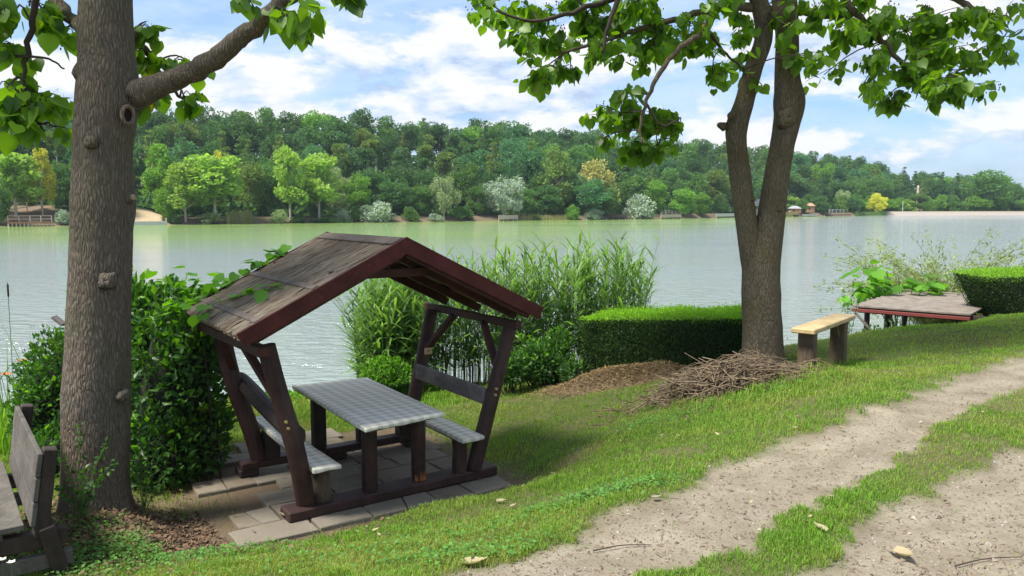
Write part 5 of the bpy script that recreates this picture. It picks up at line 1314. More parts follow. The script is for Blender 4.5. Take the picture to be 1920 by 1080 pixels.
# ------------------------------------------------------------------ far shore: terrain
SPX = [-1500, -600, 0, 300, 640, 960, 1150, 1280, 1400, 1640, 1920, 2400, 3600]
SPY = [428, 427, 424.5, 421.5, 417.5, 413.5, 411.5, 409.3, 406.8, 404.2, 403.2, 402.5, 402]
def Dsh(px): return 3.0 * F / (np.interp(px, SPX, SPY) - HOR)
KX = [-1500, -300, 0, 250, 450, 640, 760, 960, 1130, 1300, 1440, 1530, 1620, 1700, 1790, 1860, 1920, 2400, 3600]
KY = [235, 225, 212, 203, 205, 210, 222, 229, 243, 259, 270, 284, 299, 318, 322, 325, 347, 352, 352]
def ridge(px):
    D = Dsh(px); return np.maximum((HOR - np.interp(px, KX, KY)) / F * (D + 78) + 3.0 - np.where(np.asarray(px) > 1650, 13.0, 13.5), .8)
DAMX = 1655
def farz(px, s):
    """height of the far land above the lake, s metres behind the far waterline"""
    px = np.asarray(px, float); s = np.asarray(s, float)
    dam = sstep(DAMX - 30, DAMX + 10, px)
    bank = 1.25 * sstep(0, 5, s) * (1 - dam) + dam * (1.55 * sstep(0, 4.5, s))
    steep = .9 * sstep(3, 12, s) * sstep(330, 250, px) * 2.2
    hillz = (ridge(px) - 1.2) * sstep(14, 85, s) ** 1.1 * (1 - .0 * dam)
    bumps = (fbm(px * .06, s * .3, .35, 71, 3) - .5) * .8 * sstep(2, 10, s) * (1 - dam)
    return np.where(s < 0, s * .35, bank + steep + hillz + bumps)
def fp(px, s, dz=0.0):
    D = float(Dsh(px)) + s; return Vector(((px - 960) / F * D, D, WL + float(farz(px, s)) + dz))
pxs = np.concatenate([np.arange(-1500, -100, 60), np.arange(-100, 2100, 9), np.arange(2100, 3600, 60)]); ss = np.concatenate([np.arange(-4, 14, .8), np.arange(14, 100, 4), [110, 130, 170, 240, 400]])
PX, SS = np.meshgrid(pxs, ss); D = Dsh(PX) + SS; V = np.stack([(PX - 960) / F * D, D, WL + farz(PX, SS)], 2).reshape(-1, 3)
nxp = len(pxs); jj = (np.arange(len(ss) - 1)[:, None] * nxp + np.arange(nxp - 1)[None]).ravel()
hm_ = mesh_np('wooded_hill', V, np.stack([jj, jj + 1, jj + 1 + nxp, jj + nxp], 1), True)
bank = np.zeros(V.shape[0]); px_f, ss_f = PX.ravel(), SS.ravel()
def patchm(a, b_, s0, s1): return sstep(a - 6, a + 2, px_f) * sstep(b_ + 6, b_ - 2, px_f) * sstep(s0 - 1, s0, ss_f) * sstep(s1 + 2, s1, ss_f)
tan = patchm(238, 312, .3, 8); brown = patchm(20, 104, .5, 14) + patchm(0, 2000, -1, 3.5) * .8 * sstep(DAMX, DAMX - 40, px_f); damst = sstep(DAMX - 20, DAMX + 8, px_f) * sstep(4.3, 3.6, ss_f); damgr = sstep(DAMX - 20, DAMX + 8, px_f) * sstep(3.6, 4.4, ss_f) * sstep(12, 9, ss_f)
for nm, arr in (('tan', tan), ('brown', np.clip(brown, 0, 1)), ('damst', damst), ('damgr', damgr)):
    a = hm_.attributes.new(nm, 'FLOAT', 'POINT'); a.data.foreach_set('value', arr.astype(np.float32))
m, t, out = new_mat('far_ground'); pos = t.node('ShaderNodeNewGeometry').outputs['Position']
at_ = lambda n_: t.node('ShaderNodeAttribute', attribute_name=n_).outputs['Fac']
nA = t.noise(pos, .6, 6, .7); nB = t.noise(pos, 3, 4, .7)
c = t.mix(nA, (.012, .020, .010), (.035, .05, .018))
c = t.mix(at_('brown'), c, t.mix(nB, (.10, .075, .05), (.24, .18, .12)))
c = t.mix(at_('tan'), c, t.mix(nA, (.30, .22, .13), (.52, .42, .28)))
c = t.mix(at_('damst'), c, t.mix(nB, (.22, .19, .165), (.42, .37, .33)))
c = t.mix(at_('damgr'), c, t.mix(nA, (.15, .17, .05), (.27, .26, .10)))
p = t.node('ShaderNodeBsdfPrincipled', {'Base Color': c, 'Roughness': .95, 'Specular IOR Level': .1}); t.l.new(p.outputs[0], out.inputs[0])
tag(link('wooded_hill', hm_, m), kind='structure')

# ------------------------------------------------------------------ far trees
def far_tree(kind, H, seed, N=3200, leaf=.42):
    rng = np.random.default_rng(seed); B = []
    def blob(c, r): B.append((c, r))
    tr = .0
    if kind == 'round':
        for i in range(34):
            d = rng.normal(size=3); d /= np.linalg.norm(d); k = rng.uniform(.45, 1.0); w_ = .30
            c = np.array([d[0] * w_ * H * k, d[1] * w_ * H * k, H * (.56 + .36 * d[2] * k)]); r = H * rng.uniform(.075, .13); blob(c, (r, r, r * .8))
    elif kind == 'low':      # foliage down to the ground
        for i in range(40):
            d = rng.normal(size=3); d /= np.linalg.norm(d); k = rng.uniform(.5, 1.0)
            c = np.array([d[0] * .30 * H * k, d[1] * .30 * H * k, H * (.48 + .43 * d[2] * k)]); r = H * rng.uniform(.075, .13); blob(c, (r, r, r * .85))
    elif kind == 'tall':
        for i in range(34):
            z = rng.uniform(.22, .97); w_ = .15 * math.sin(PI * min(1, (z - .1) / .9) ** .8) + .03; a = rng.uniform(0, 2 * PI)
            blob(np.array([math.cos(a) * w_ * H, math.sin(a) * w_ * H, z * H]), (H * rng.uniform(.05, .085),) * 2 + (H * rng.uniform(.06, .09),))
    elif kind == 'loose':
        for i in range(40):
            z = rng.uniform(.30, .96); a = rng.uniform(0, 2 * PI); w_ = rng.uniform(.04, .27) * (1.15 - z * .6)
            blob(np.array([math.cos(a) * w_ * H, math.sin(a) * w_ * H, z * H]), (H * rng.uniform(.05, .095),) * 2 + (H * rng.uniform(.055, .09),))
    elif kind == 'pine':
        for L_ in range(11):
            z = .30 + .68 * L_ / 10; w_ = .20 * (1 - (L_ / 10.6)) ** .8
            for j in range(7 if L_ < 8 else 4):
                a = rng.uniform(0, 2 * PI); blob(np.array([math.cos(a) * w_ * H * rng.uniform(.3, .9), math.sin(a) * w_ * H * rng.uniform(.3, .9), (z + rng.normal() * .012) * H]), (H * max(.03, w_ * .42),) * 2 + (H * .020,))
    elif kind == 'bare':     # long clean trunk, small crown
        for i in range(16):
            z = rng.uniform(.66, .97); a = rng.uniform(0, 2 * PI); w_ = rng.uniform(.0, .10)
            blob(np.array([math.cos(a) * w_ * H, math.sin(a) * w_ * H, z * H]), (H * rng.uniform(.05, .085),) * 2 + (H * rng.uniform(.025, .05),))
    elif kind == 'shrub':
        for i in range(30):
            d = rng.normal(size=3); d /= np.linalg.norm(d); d[2] = abs(d[2]); k = rng.uniform(.5, 1.0)
            blob(np.array([d[0] * .55 * H * k, d[1] * .5 * H * k, H * (.10 + .72 * d[2] * k)]), (H * rng.uniform(.12, .22),) * 3)
    elif kind == 'willow':
        for i in range(30):
            z = rng.uniform(.30, .9); a = rng.uniform(0, 2 * PI); w_ = rng.uniform(.12, .38) * math.sqrt(max(.05, 1 - ((z - .55) / .48) ** 2))
            blob(np.array([math.cos(a) * w_ * H, math.sin(a) * w_ * H, z * H]), (H * .07, H * .07, H * rng.uniform(.10, .15)))
    vol = np.array([b_[1][0] * (b_[1][0] + b_[1][2]) for b_ in B]); vol /= vol.sum(); k = rng.choice(len(B), N, p=vol)
    C = np.array([b_[0] for b_ in B])[k]; Rr = np.array([b_[1] for b_ in B])[k]; d = rng.normal(size=(N, 3)); d /= np.linalg.norm(d, axis=1, keepdims=True)
    P = C + d * Rr * (rng.uniform(.72, 1.08, N) + (rng.random(N) < .08) * .25)[:, None]; P[:, 2] = np.maximum(P[:, 2], .1)
    hz_ = np.array([0, 0, .5 if kind != 'willow' else -.9])
    R = rots(N, rng, d * .8 + hz_, .55)
    Vt = np.array([(-.45, 0, 0), (.45, 0, 0), (.32, .18, .8), (-.32, .18, .8)]) if kind != 'willow' else np.array([(-.18, 0, 0), (.18, 0, 0), (.1, .1, 1.5), (-.1, .1, 1.5)])
    S = leaf * rng.uniform(.6, 1.25, N)
    VV = (np.einsum('nij,kj->nki', R, Vt) * S[:, None, None] + P[:, None]).reshape(-1, 3); FF = np.array([[0, 1, 2, 3]])[None] + (np.arange(N) * 4)[:, None, None]
    crown = mesh_np('crown', VV, FF.reshape(-1, 4))
    tb_ = MB(); th = H * (.93 if kind in ('pine', 'bare', 'tall') else .72 if kind != 'shrub' else .4); r0 = H * .013 + .05; lean = rng.normal(size=2) * .02 * H
    nst = 1 if kind not in ('willow', 'shrub') else 4
    for s_ in range(nst):
        off = rng.normal(size=2) * (.16 * H if nst > 1 else .0)
        P_ = [Vector((lean[0] * q * q + off[0] * q, lean[1] * q * q + off[1] * q, th * q - (.8 if q == 0 else 0))) for q in np.linspace(0, 1, 7)]
        tb_.tube(P_, list(np.linspace(r0 / (1 if nst == 1 else 1.6), .05, 7)), 6, False)
    if kind in ('round', 'low', 'loose', 'willow', 'tall'):
        for b_ in B[::3]:
            c = Vector(b_[0]); s0 = Vector((0, 0, max(H * .18, c.z - H * .22))); tb_.tube([s0, s0.lerp(c, .5) + Vector((0, 0, -.01 * H)), c], [.11, .07, .03], 4, False)
    if kind == 'bare':
        for q in range(7): z = rng.uniform(.3, .65) * H; a = rng.uniform(0, 2 * PI); tb_.tube([(0, 0, z), (math.cos(a) * .06 * H, math.sin(a) * .06 * H, z + .03 * H)], [.05, .02], 4, False)
    return crown, tb_.mesh('trunk')
PROTO = {}
for kind, H, ns in (('round', 14, 3), ('low', 13, 3), ('tall', 14, 2), ('loose', 12, 3), ('pine', 15, 3), ('bare', 16, 3), ('shrub', 4, 3), ('willow', 10, 2)):
    PROTO[kind] = [(H,) + far_tree(kind, H, 500 + i * 13 + H, {'shrub': 2400, 'pine': 3400, 'bare': 1900, 'willow': 4200, 'tall': 3400}.get(kind, 5200), .26 if kind == 'shrub' else .34 if kind == 'pine' else .40) for i in range(ns)]
def FM(name, col, tr=.35): M[name] = foliage('far_' + name, col, tr, .30, .6, (1.5, 1.7, .6), .35, .2); return M[name]
FM('f_dark', (.060, .140, .058)); FM('f_mid', (.085, .185, .060)); FM('f_pine', (.062, .135, .062)); FM('f_olive', (.125, .20, .062)); FM('f_bright', (.13, .28, .05)); FM('f_light', (.23, .38, .095)); FM('f_yellow', (.42, .44, .07)); FM('f_silver', (.24, .33, .29), .15)
FM('f_willow', (.23, .32, .19), .3); FM('f_cream', (.40, .43, .17), .2); FM('f_blue', (.068, .18, .095)); FM('f_rust', (.16, .16, .07))
M['ftrunk'] = plain('far_trunk', (.20, .17, .135), .9, .3, 3); M['ftrunk_pale'] = plain('far_pale_trunk', (.42, .37, .31), .9, .3, 3)
for n_ in PROTO:
    for q in PROTO[n_]: q[1].materials.append(M['f_mid']); q[2].materials.append(M['ftrunk'])
frr = random.Random(321)
def put(name, kind, px, s, H, wf, mat, label, cat='tree', group=None, pale=False, var=None, lean=0, zoff=0):
    Hh, cr, tk = PROTO[kind][frr.randrange(len(PROTO[kind])) if var is None else var]
    b_ = fp(px, s, zoff); r = empty(name, b_, frr.uniform(0, 2 * PI), label, cat, group); k = H / Hh; r.scale = (k * wf, k * wf, k)
    if lean: r.rotation_euler = (0, lean, 0)
    for nm, me, mt in (('crown', cr, M[mat]), ('trunk', tk, M['ftrunk_pale' if pale else 'ftrunk'])):
        if kind == 'shrub' and nm == 'trunk': nm = 'stem'
        o = bpy.data.objects.new(nm if kind != 'shrub' or nm != 'crown' else 'foliage', me); COL.objects.link(o); o.parent = r
        o.material_slots[0].link = 'OBJECT'; o.material_slots[0].material = mt
    return r
def feat(kind, px, ytop, ybase, wpx, mat, label, s=2.0, cat=None, pale=False, var=None, lean=0, name=None):
    D = float(Dsh(px)) + s; H = (ybase - ytop) / F * D; Wm = wpx / F * D
    natural = {'round': .72, 'low': .76, 'tall': .42, 'loose': .52, 'pine': .42, 'bare': .32, 'shrub': 1.45, 'willow': .84}[kind]
    g = fp(px, s); yb = HOR - (g.z) / g.y * F      # ground pixel of that spot
    H2 = (yb - ytop) / F * D
    wf = Wm / (natural * H2)
    return put(name or ('shrub' if kind == 'shrub' else 'willow_tree' if kind == 'willow' else 'pine_tree' if kind == 'pine' else 'broadleaf_tree'), kind, px, s, max(H2, .8), wf, mat, label, cat or ('shrub' if kind == 'shrub' else 'tree'), None, pale, var, lean)
FE = [
 ('loose', 34, 292, 420, 95, 'f_light', 'pale green spreading tree above the wooden landing stage', 5),
 ('tall', 84, 284, 418, 42, 'f_yellow', 'slender yellow tree beside the wooden landing stage', 6),
 ('low', 118, 300, 415, 60, 'f_mid', 'dark green round tree between the yellow tree and the thick trunk', 10),
 ('low', 2, 330, 424, 50, 'f_mid', 'dark green bushy tree at the picture edge on the far shore', 1.5),
 ('low', 62, 345, 416, 40, 'f_dark', 'small dark tree in the shade above the bare brown slope', 15),
 ('low', 190, 300, 418, 90, 'f_mid', 'bushy tree on the far shore hidden mostly by the thick trunk', 6),
 ('tall', 308, 276, 402, 60, 'f_bright', 'tall bright green tree rising above the pale earth bank', 9),
 ('low', 318, 345, 421, 60, 'f_bright', 'rounded green tree at the end of the pale earth bank', 3),
 ('loose', 350, 308, 421, 70, 'f_light', 'small pale green tree with a thin pale trunk at the waterline', 2),
 ('loose', 405, 296, 421, 105, 'f_light', 'wide yellow-green tree leaning over the water beside the reeds', 2.5),
 ('low', 372, 330, 419, 60, 'f_mid', 'mid green tree behind the wide yellow-green tree', 9),
 ('round', 414, 272, 400, 42, 'f_yellow', 'tree with yellow crown top showing above the shore trees', 16),
 ('low', 470, 300, 416, 70, 'f_olive', 'olive green tree above the shore reed patch', 9),
 ('low', 505, 292, 414, 70, 'f_mid', 'mid green tree behind the tall yellow-green shore tree', 12),
 ('loose', 546, 280, 419, 66, 'f_light', 'tall yellow-green tree with hanging lower branches at the waterline', 2),
 ('loose', 600, 292, 418, 78, 'f_light', 'pale tree with a long leaning bare trunk', 3),
 ('low', 597, 358, 414, 50, 'f_mid', 'round green bush behind the leaning bare trunk', 5),
 ('low', 636, 312, 414, 60, 'f_willow', 'grey-green tree beside the leaning pale tree', 8),
 ('low', 672, 320, 414, 60, 'f_bright', 'bright green round tree above the small silver shrub', 6),
 ('low', 740, 330, 412, 80, 'f_dark', 'dark green tree behind the widest silver shrub', 8),
 ('low', 790, 345, 413, 70, 'f_mid', 'dark bushy tree between two pale willows and the widest silver shrub', 6),
 ('willow', 833, 328, 414, 62, 'f_willow', 'olive tinted willow with a leaning trunk at the waterline', 2),
 ('low', 872, 290, 408, 80, 'f_mid', 'large green tree between the two willows', 12),
 ('low', 895, 345, 411, 46, 'f_mid', 'low green tree at the foot of the silver willow', 5),
 ('willow', 944, 330, 414, 84, 'f_silver', 'broad silver-green willow beside the small pale jetty', 2.5),
 ('low', 990, 350, 411, 48, 'f_mid', 'round green tree beside the silver willow', 5),
 ('round', 975, 262, 400, 92, 'f_blue', 'big blue-green tree standing above the silver willow', 22),
 ('pine', 925, 270, 402, 60, 'f_olive', 'yellowish pine above the silver willow', 26),
 ('tall', 1042, 284, 402, 62, 'f_olive', 'tall olive green tree with pale hanging tufts', 10),
 ('low', 1030, 345, 409, 60, 'f_dark', 'dark tree at the foot of the tall olive tree', 6),
 ('low', 1118, 296, 403, 88, 'f_cream', 'tree with a cream flowering crown above the shore', 12),
 ('low', 1100, 325, 409, 92, 'f_blue', 'blue-green round tree in front of the cream flowering tree', 4),
 ('low', 1135, 345, 409, 60, 'f_mid', 'green tree below the cream flowering crown', 4.5),
 ('low', 1178, 318, 400, 90, 'f_mid', 'broad green tree above the large silver shrub near the dark landing', 14),
 ('low', 1222, 335, 402, 60, 'f_bright', 'green tree behind the large silver shrub near the dark landing', 8),
 ('low', 1278, 350, 405, 56, 'f_bright', 'bright green bushy tree beside the forked trunk on the far shore', 3),
 ('low', 1312, 360, 405, 44, 'f_bright', 'smaller bright green bush next to the forked trunk', 2.5),
 ('round', 1340, 318, 395, 80, 'f_olive', 'round tree with rusty top behind the shore bushes', 20),
 ('low', 1348, 362, 400, 36, 'f_mid', 'small green tree just in front of the stone landing', 8),
 ('low', 1500, 372, 401, 30, 'f_mid', 'small round tree beside the little orange hut', 5),
 ('low', 1537, 366, 402, 36, 'f_dark', 'dark round tree between the hut and the white fence', 4),
 ('low', 1598, 366, 402, 34, 'f_dark', 'dark round tree at the end of the white fence', 4),
 ('low', 1643, 361, 401, 44, 'f_yellow', 'yellow-green round tree at the start of the stone dam', 4),
 ('round', 1843, 313, 390, 92, 'f_mid', 'large poplar with pale forked trunks behind the stone dam', 16),
 ('willow', 1580, 355, 395, 34, 'f_willow', 'small silvery willow behind the white fence', 14),
 ('pine', 1360, 300, 395, 50, 'f_dark', 'dark pine behind the rusty topped round tree', 34),
]
for f_ in FE: feat(f_[0], f_[1], f_[2], f_[3], f_[4], f_[5], f_[6], f_[7], pale=f_[5] in ('f_light', 'f_willow', 'f_silver', 'f_yellow'))
SH = [(122, 390, 40, 'f_silver', 'white-grey shrub beside the thick trunk on the far shore', 1), (525, 390, 44, 'f_willow', 'grey-green shrub at the waterline under the tall yellow-green tree', .8), (645, 391, 32, 'f_silver', 'small silver shrub under the bright green round tree', .8),
      (712, 372, 90, 'f_silver', 'widest silver shrub at the far waterline', .8), (817, 398, 38, 'f_silver', 'low silver shrub in front of the olive willow', .6), (1072, 381, 38, 'f_bright', 'yellow-green shrub between two silver shrubs', 1), (1113, 389, 48, 'f_silver', 'pale silver shrub below the cream flowering tree', .8),
      (1200, 358, 78, 'f_silver', 'large silver shrub beside the dark landing', 1.2), (395, 396, 70, 'f_willow', 'grey shrub in the shade of the wide yellow-green tree', 1), (770, 385, 44, 'f_mid', 'green shrub beside the widest silver shrub', 1), (865, 385, 60, 'f_mid', 'green shrub beneath the olive willow', 2), (665, 392, 36, 'f_mid', 'green shrub beside the small silver shrub', 1.5),
      (610, 405, 60, 'f_mid', 'low green growth along the waterline right of the leaning trunk', .6), (1000, 400, 36, 'f_mid', 'low green shrub beside the small pale jetty', 1), (560, 402, 40, 'f_dark', 'low dark shrub at the waterline beside the leaning trunk', .8), (330, 402, 30, 'f_dark', 'dark shrub at the end of the concrete edging', 1)]
for a in SH: feat('shrub', a[0], a[1], 0, a[2], a[3], a[4], a[5])
for k in range(24):      # light hedgerow behind the dam
    px = 1475 + k * 20 + frr.uniform(-6, 6); mt = frr.choice(('f_bright', 'f_bright', 'f_mid', 'f_light')); feat('shrub' if k % 3 else 'low', px, frr.uniform(361, 374), 0, frr.uniform(34, 52), mt, {'f_bright': 'bright', 'f_mid': 'mid', 'f_light': 'pale'}[mt] + ' green ' + ('bush' if k % 3 else 'tree') + ' in the hedgerow ' + ('behind the small round shore trees' if px < 1660 else 'behind the lamp post' if px < 1780 else 'under the large poplar'), frr.uniform(12, 20))['group'] = 'hedgerow bushes behind the dam'
# wooded hillside, row behind row
NT_ = 0
for s, step, kinds in ((15, 7.0, ('low', 'round', 'low', 'pine')), (24, 7.0, ('round', 'pine', 'bare', 'low', 'pine')), (35, 7.2, ('pine', 'bare', 'round', 'pine')), (47, 7.6, ('round', 'pine', 'round', 'bare')), (60, 8.0, ('round', 'round', 'low', 'round', 'pine')), (76, 7.4, ('round', 'low', 'round', 'round')), (92, 9, ('low', 'round'))):
    X = -.70; 
    px = -110
    while px < 2060:
        D = float(Dsh(px)) + s; dpx = step / D * F * frr.uniform(.75, 1.2); px += dpx
        if s < 20 and (px < 110 or 236 < px < 300 or px > 1330): continue
        if s <= 24 and px > 1640: continue
        k = frr.choice(kinds)
        if k == 'bare' and not (620 < px < 900 or px < 150): k = frr.choice(('pine', 'round', 'low'))
        if (620 < px < 700 or 740 < px < 880 or 60 < px < 140) and s in (24, 35) and frr.random() < .75: k = 'bare'
        H = frr.uniform(11.5, 15.5) * (1.0 if k != 'pine' else 1.08) * (.85 if s < 20 else 1)
        if px > 1650: H *= .85
        mt = {'pine': frr.choice(('f_pine', 'f_pine', 'f_dark', 'f_olive')), 'bare': frr.choice(('f_pine', 'f_olive')), 'round': frr.choice(('f_dark', 'f_mid', 'f_dark', 'f_blue')), 'low': frr.choice(('f_mid', 'f_dark', 'f_mid'))}[k]
        if frr.random() < .05: mt = frr.choice(('f_olive', 'f_bright', 'f_mid'))
        nm, lb, gp = {'pine': ('pine_tree', 'conical dark pine standing in the wooded hillside', 'pines of the wooded hillside'), 'bare': ('bare_trunk_pine', 'tall pine with a long bare trunk in the wooded hillside', 'bare trunked pines of the hillside'),
                      'round': ('woodland_tree', 'rounded leafy tree standing in the wooded hillside', 'leafy trees of the wooded hillside'), 'low': ('woodland_tree', 'rounded leafy tree standing in the wooded hillside', 'leafy trees of the wooded hillside')}[k]
        rg = [b_ for a_, b_ in ((150, 'left of the thick trunk'), (430, 'above the pale earth bank'), (640, 'above the leaning pale trunk'), (800, 'above the widest silver shrub'), (1000, 'above the two willows'), (1180, 'above the cream flowering tree'), (1360, 'above the large silver shrub'), (1500, 'behind the forked trunk'), (1660, 'above the white fence'), (9999, 'behind the dam hedgerow')) if px < a_][0]
        rw = 'at the foot of the wood' if s < 30 else 'halfway up the wood' if s < 55 else 'on the wooded ridge'
        cl_ = {'f_pine': 'dark', 'f_dark': 'dark green', 'f_mid': 'mid green', 'f_olive': 'olive', 'f_blue': 'blue-green', 'f_bright': 'bright green', 'f_rust': 'brownish'}[mt]
        lb = cl_ + {'pine': ' pine ', 'bare': ' long-trunked pine ', 'round': ' leafy tree ', 'low': ' bushy leafy tree '}[k] + rw + ' ' + rg
        gp = (gp + ' ' + rg + ' ' + rw + ' ' + cl_ + ' ' + k)
        put(nm, k, px, s + frr.uniform(-3.5, 3.5), H, frr.uniform(.85, 1.2), mt, lb, 'tree', gp, pale=(k == 'bare')); NT_ += 1
print('hillside trees', NT_)
# undergrowth that fills the wood floor
rng = np.random.default_rng(600); n = 42000; px = rng.uniform(-150, 2080, n); s_ = rng.uniform(6, 90, n) ; clear = ((px > 15) & (px < 110) & (s_ < 15)) | ((px > 232) & (px < 314) & (s_ < 10)) | ((px > 1370) & (s_ < 13)); px, s_ = px[~clear], s_[~clear]
D = Dsh(px) + s_; P = np.stack([(px - 960) / F * D, D, WL + farz(px, s_) + rng.uniform(.2, 2.3, len(px)) * (.4 + 1.1 * vn(px * .05, s_, .6, 3))], 1)
Vt = (np.array([(-.5, 0, 0), (.5, 0, 0), (.35, .2, 1), (-.35, .2, 1)], float), np.array([(0, 1, 2), (0, 2, 3)]))
o = scatter_np('undergrowth', Vt, rots(len(P), rng, np.tile([[0, -.3, .6]], (len(P), 1)), .6), P, rng.uniform(.4, .9, len(P)), M['f_dark']); tag(o, 'dark undergrowth covering the floor of the hillside wood', 'undergrowth', kind='stuff')
# the same wood running on outside the picture
rng = np.random.default_rng(640); VV = []
for k in range(150):
    px = rng.uniform(-900, -125) if k % 3 else rng.uniform(2075, 2700); s_ = rng.uniform(4, 95); g = fp(px, s_); kd = ('round', 'low', 'pine')[rng.integers(3)]; Hh, cr, tk = PROTO[kd][rng.integers(3)]
    co = np.empty(len(cr.vertices) * 3, dtype=np.float32); cr.vertices.foreach_get('co', co); co = co.reshape(-1, 4, 3); co = co[rng.random(len(co)) < .5] ; cc_ = co.mean(1, keepdims=True); co = cc_ + (co - cc_) * 1.4
    a = rng.uniform(0, 6.28); R = np.array([[math.cos(a), -math.sin(a), 0], [math.sin(a), math.cos(a), 0], [0, 0, 1]]); VV.append((co.reshape(-1, 3) @ R.T) * rng.uniform(.85, 1.15) + np.array(g))
VV = np.concatenate(VV); o = link('distant_wood', mesh_np('distant_wood', VV, np.arange(len(VV)).reshape(-1, 4)), M['f_mid']); tag(o, 'continuation of the hillside wood beyond both ends of the view', 'wood', kind='stuff')
# far shore reeds
def far_reeds(a, b_, ytop, mat, label, seed, n=420):
    rng = np.random.default_rng(seed); V = []; Fq = []
    c0 = fp((a + b_) / 2, .5)
    for i in range(n):
        px = rng.uniform(a, b_); s = rng.uniform(-.5, 1.2); g = fp(px, max(s, 0)); g.y += s if s < 0 else 0; H = (HOR - (-0) + 0) and ((np.interp(px, SPX, SPY) - ytop) / F * g.y) * rng.uniform(.55, 1.05)
        l_ = rng.normal() * .12 * H; w_ = rng.uniform(.03, .07); b0_ = len(V)
        V += [(g.x - w_, g.y, WL - .1), (g.x + w_, g.y, WL - .1), (g.x + l_ + .01, g.y + rng.normal() * .1, WL + H)]; Fq.append((b0_, b0_ + 1, b0_ + 2))
    o = link('far_reeds', mesh_np('far_reeds', np.array(V), np.array(Fq)), mat); tag(o, label, 'reeds', kind='stuff')
M['reed_dry'] = foliage('dry_reed', (.24, .27, .11), .3, .4, .6, (1.2, 1.2, .7))
far_reeds(428, 476, 391, M['reed_dry'], 'pale green reeds on the far shore beside the wide yellow-green tree', 1)
far_reeds(978, 1062, 400, M['reed_dry'], 'low dry reeds on the far shore right of the silver willow', 2)
far_reeds(1440, 1495, 394, M['reed_dry'], 'reeds on the far shore just right of the forked trunk', 4)
far_reeds(1600, 1660, 393, M['reed'], 'dark reeds in front of the yellow-green round tree', 3)
far_reeds(620, 662, 408, M['reed'], 'low reeds in front of the small silver shrub', 5)
# ------------------------------------------------------------------ far shore structures
M['rustwood'] = plain('rusty_timber', (.30, .13, .08), .8, .3, 3); M['palewood'] = plain('pale_timber', (.46, .38, .30), .85, .25, 3); M['white'] = plain('white_paint', (.72, .70, .68), .8, .12, 2)
M['concrete'] = plain('pale_concrete', (.52, .50, .48), .85, .15, 1.5); M['roofgrey'] = plain('grey_roof', (.30, .30, .31), .8, .2, 3); M['pinkwall'] = plain('pink_render', (.55, .42, .36), .9, .1, 2); M['orange'] = plain('orange_panel', (.40, .24, .15), .8, .2, 2)
def wpt(px, z, s): D = float(Dsh(px)) + s; return Vector(((px - 960) / F * D, D, WL + z))
def platform(name, label, a, b_, s0, s1, z, mat, fmat, npile, rail=None, cat='landing stage', fascia=.25, planks=0):
    A3, B3 = wpt(a, z, s0), wpt(b_, z, s0); C3, D3 = wpt(b_, z, s1), wpt(a, z, s1); r = empty(name, ((A3 + B3) / 2), 0, label, cat); o_ = Vector(r.location)
    mb = MB(); V = [q - o_ + Vector((0, 0, dz)) for dz in (-.12, 0) for q in (A3, B3, C3, D3)]
    mb.add(V, [(3, 2, 1, 0), (4, 5, 6, 7), (0, 1, 5, 4), (1, 2, 6, 5), (2, 3, 7, 6), (3, 0, 4, 7)]); mb.build('deck_top', mat, r)
    MB().beam(A3 - o_ + Vector((0, -.07, -.05)), B3 - o_ + Vector((0, -.07, -.05)), .1, fascia).build('edge_board', fmat, r)
    for k in range(npile):
        q = A3.lerp(B3, (k + .02) / max(1, npile - 1) * .985) - o_; MB().beam(q + Vector((0, .05, -z - .6)), q + Vector((0, .05, -.12)), .16, .16, up=(0, 1, 0)).build('pile', M['palewood'], r)
    if rail:
        for k in range(rail + 1): q = D3.lerp(C3, k / rail) - o_; MB().beam(q, q + Vector((0, 0, 1.0)), .10, .10, up=(0, 1, 0)).build('rail_post', M['palewood'], r)
        for h_ in (.5, 1.0): MB().beam(D3 - o_ + Vector((0, 0, h_)), C3 - o_ + Vector((0, 0, h_)), .08, .08).build('rail', M['palewood'], r)
    return r
platform('landing_stage', 'wooden landing stage on pale posts with rusty edge below bare brown slope', 18, 100, -1.4, .8, .65, M['palewood'], M['rustwood'], 12, 4)
for z_, s_ in ((2.2, 8), (3.2, 11)):
    r = empty('hand_rail', wpt(60, 0, s_), 0, ('lower' if z_ < 3 else 'upper') + ' weathered timber rail on the bare brown slope', 'railing'); o_ = Vector(r.location)
    A3, B3 = fp(28, s_, .5), fp(82, s_, 1.0); MB().beam(A3 - o_, B3 - o_, .10, .12).build('rail', M['palewood'], r)
    for k in (0, .5, 1): q = A3.lerp(B3, k) - o_; MB().beam(q + Vector((0, 0, -1.0)), q + Vector((0, 0, .1)), .1, .1, up=(0, 1, 0)).build('rail_post', M['palewood'], r)
# concrete edging under the tan bank
A3, B3 = wpt(236, 0, -.35), wpt(314, 0, -.35); r = empty('retaining_wall', (A3 + B3) / 2, 0, 'low pale concrete edging wall below the tan earth bank', 'wall'); o_ = Vector(r.location)
for k in range(16):
    q0, q1 = A3.lerp(B3, k / 16) - o_, A3.lerp(B3, (k + .94) / 16) - o_; MB().beam(q0 + Vector((0, 0, .28)), q1 + Vector((0, 0, .28)), .2, .75).build('panel', M['concrete'], r)
q = B3 - o_; MB().beam(q + Vector((0, 0, -.3)), q + Vector((0, 0, 1.2)), .18, .18, up=(0, 1, 0)).build('end_post', M['palewood'], r)
platform('small_jetty', 'small pale plank jetty beside the silver willow', 935, 971, -1.2, 1.0, .85, M['palewood'], M['palewood'], 5, None, 'jetty', .95)
platform('dark_landing', 'dark low landing between the pale and the large silver shrub', 1137, 1172, -1.6, .8, .55, M['dark'], M['dark'], 4, None, 'landing stage', .3)
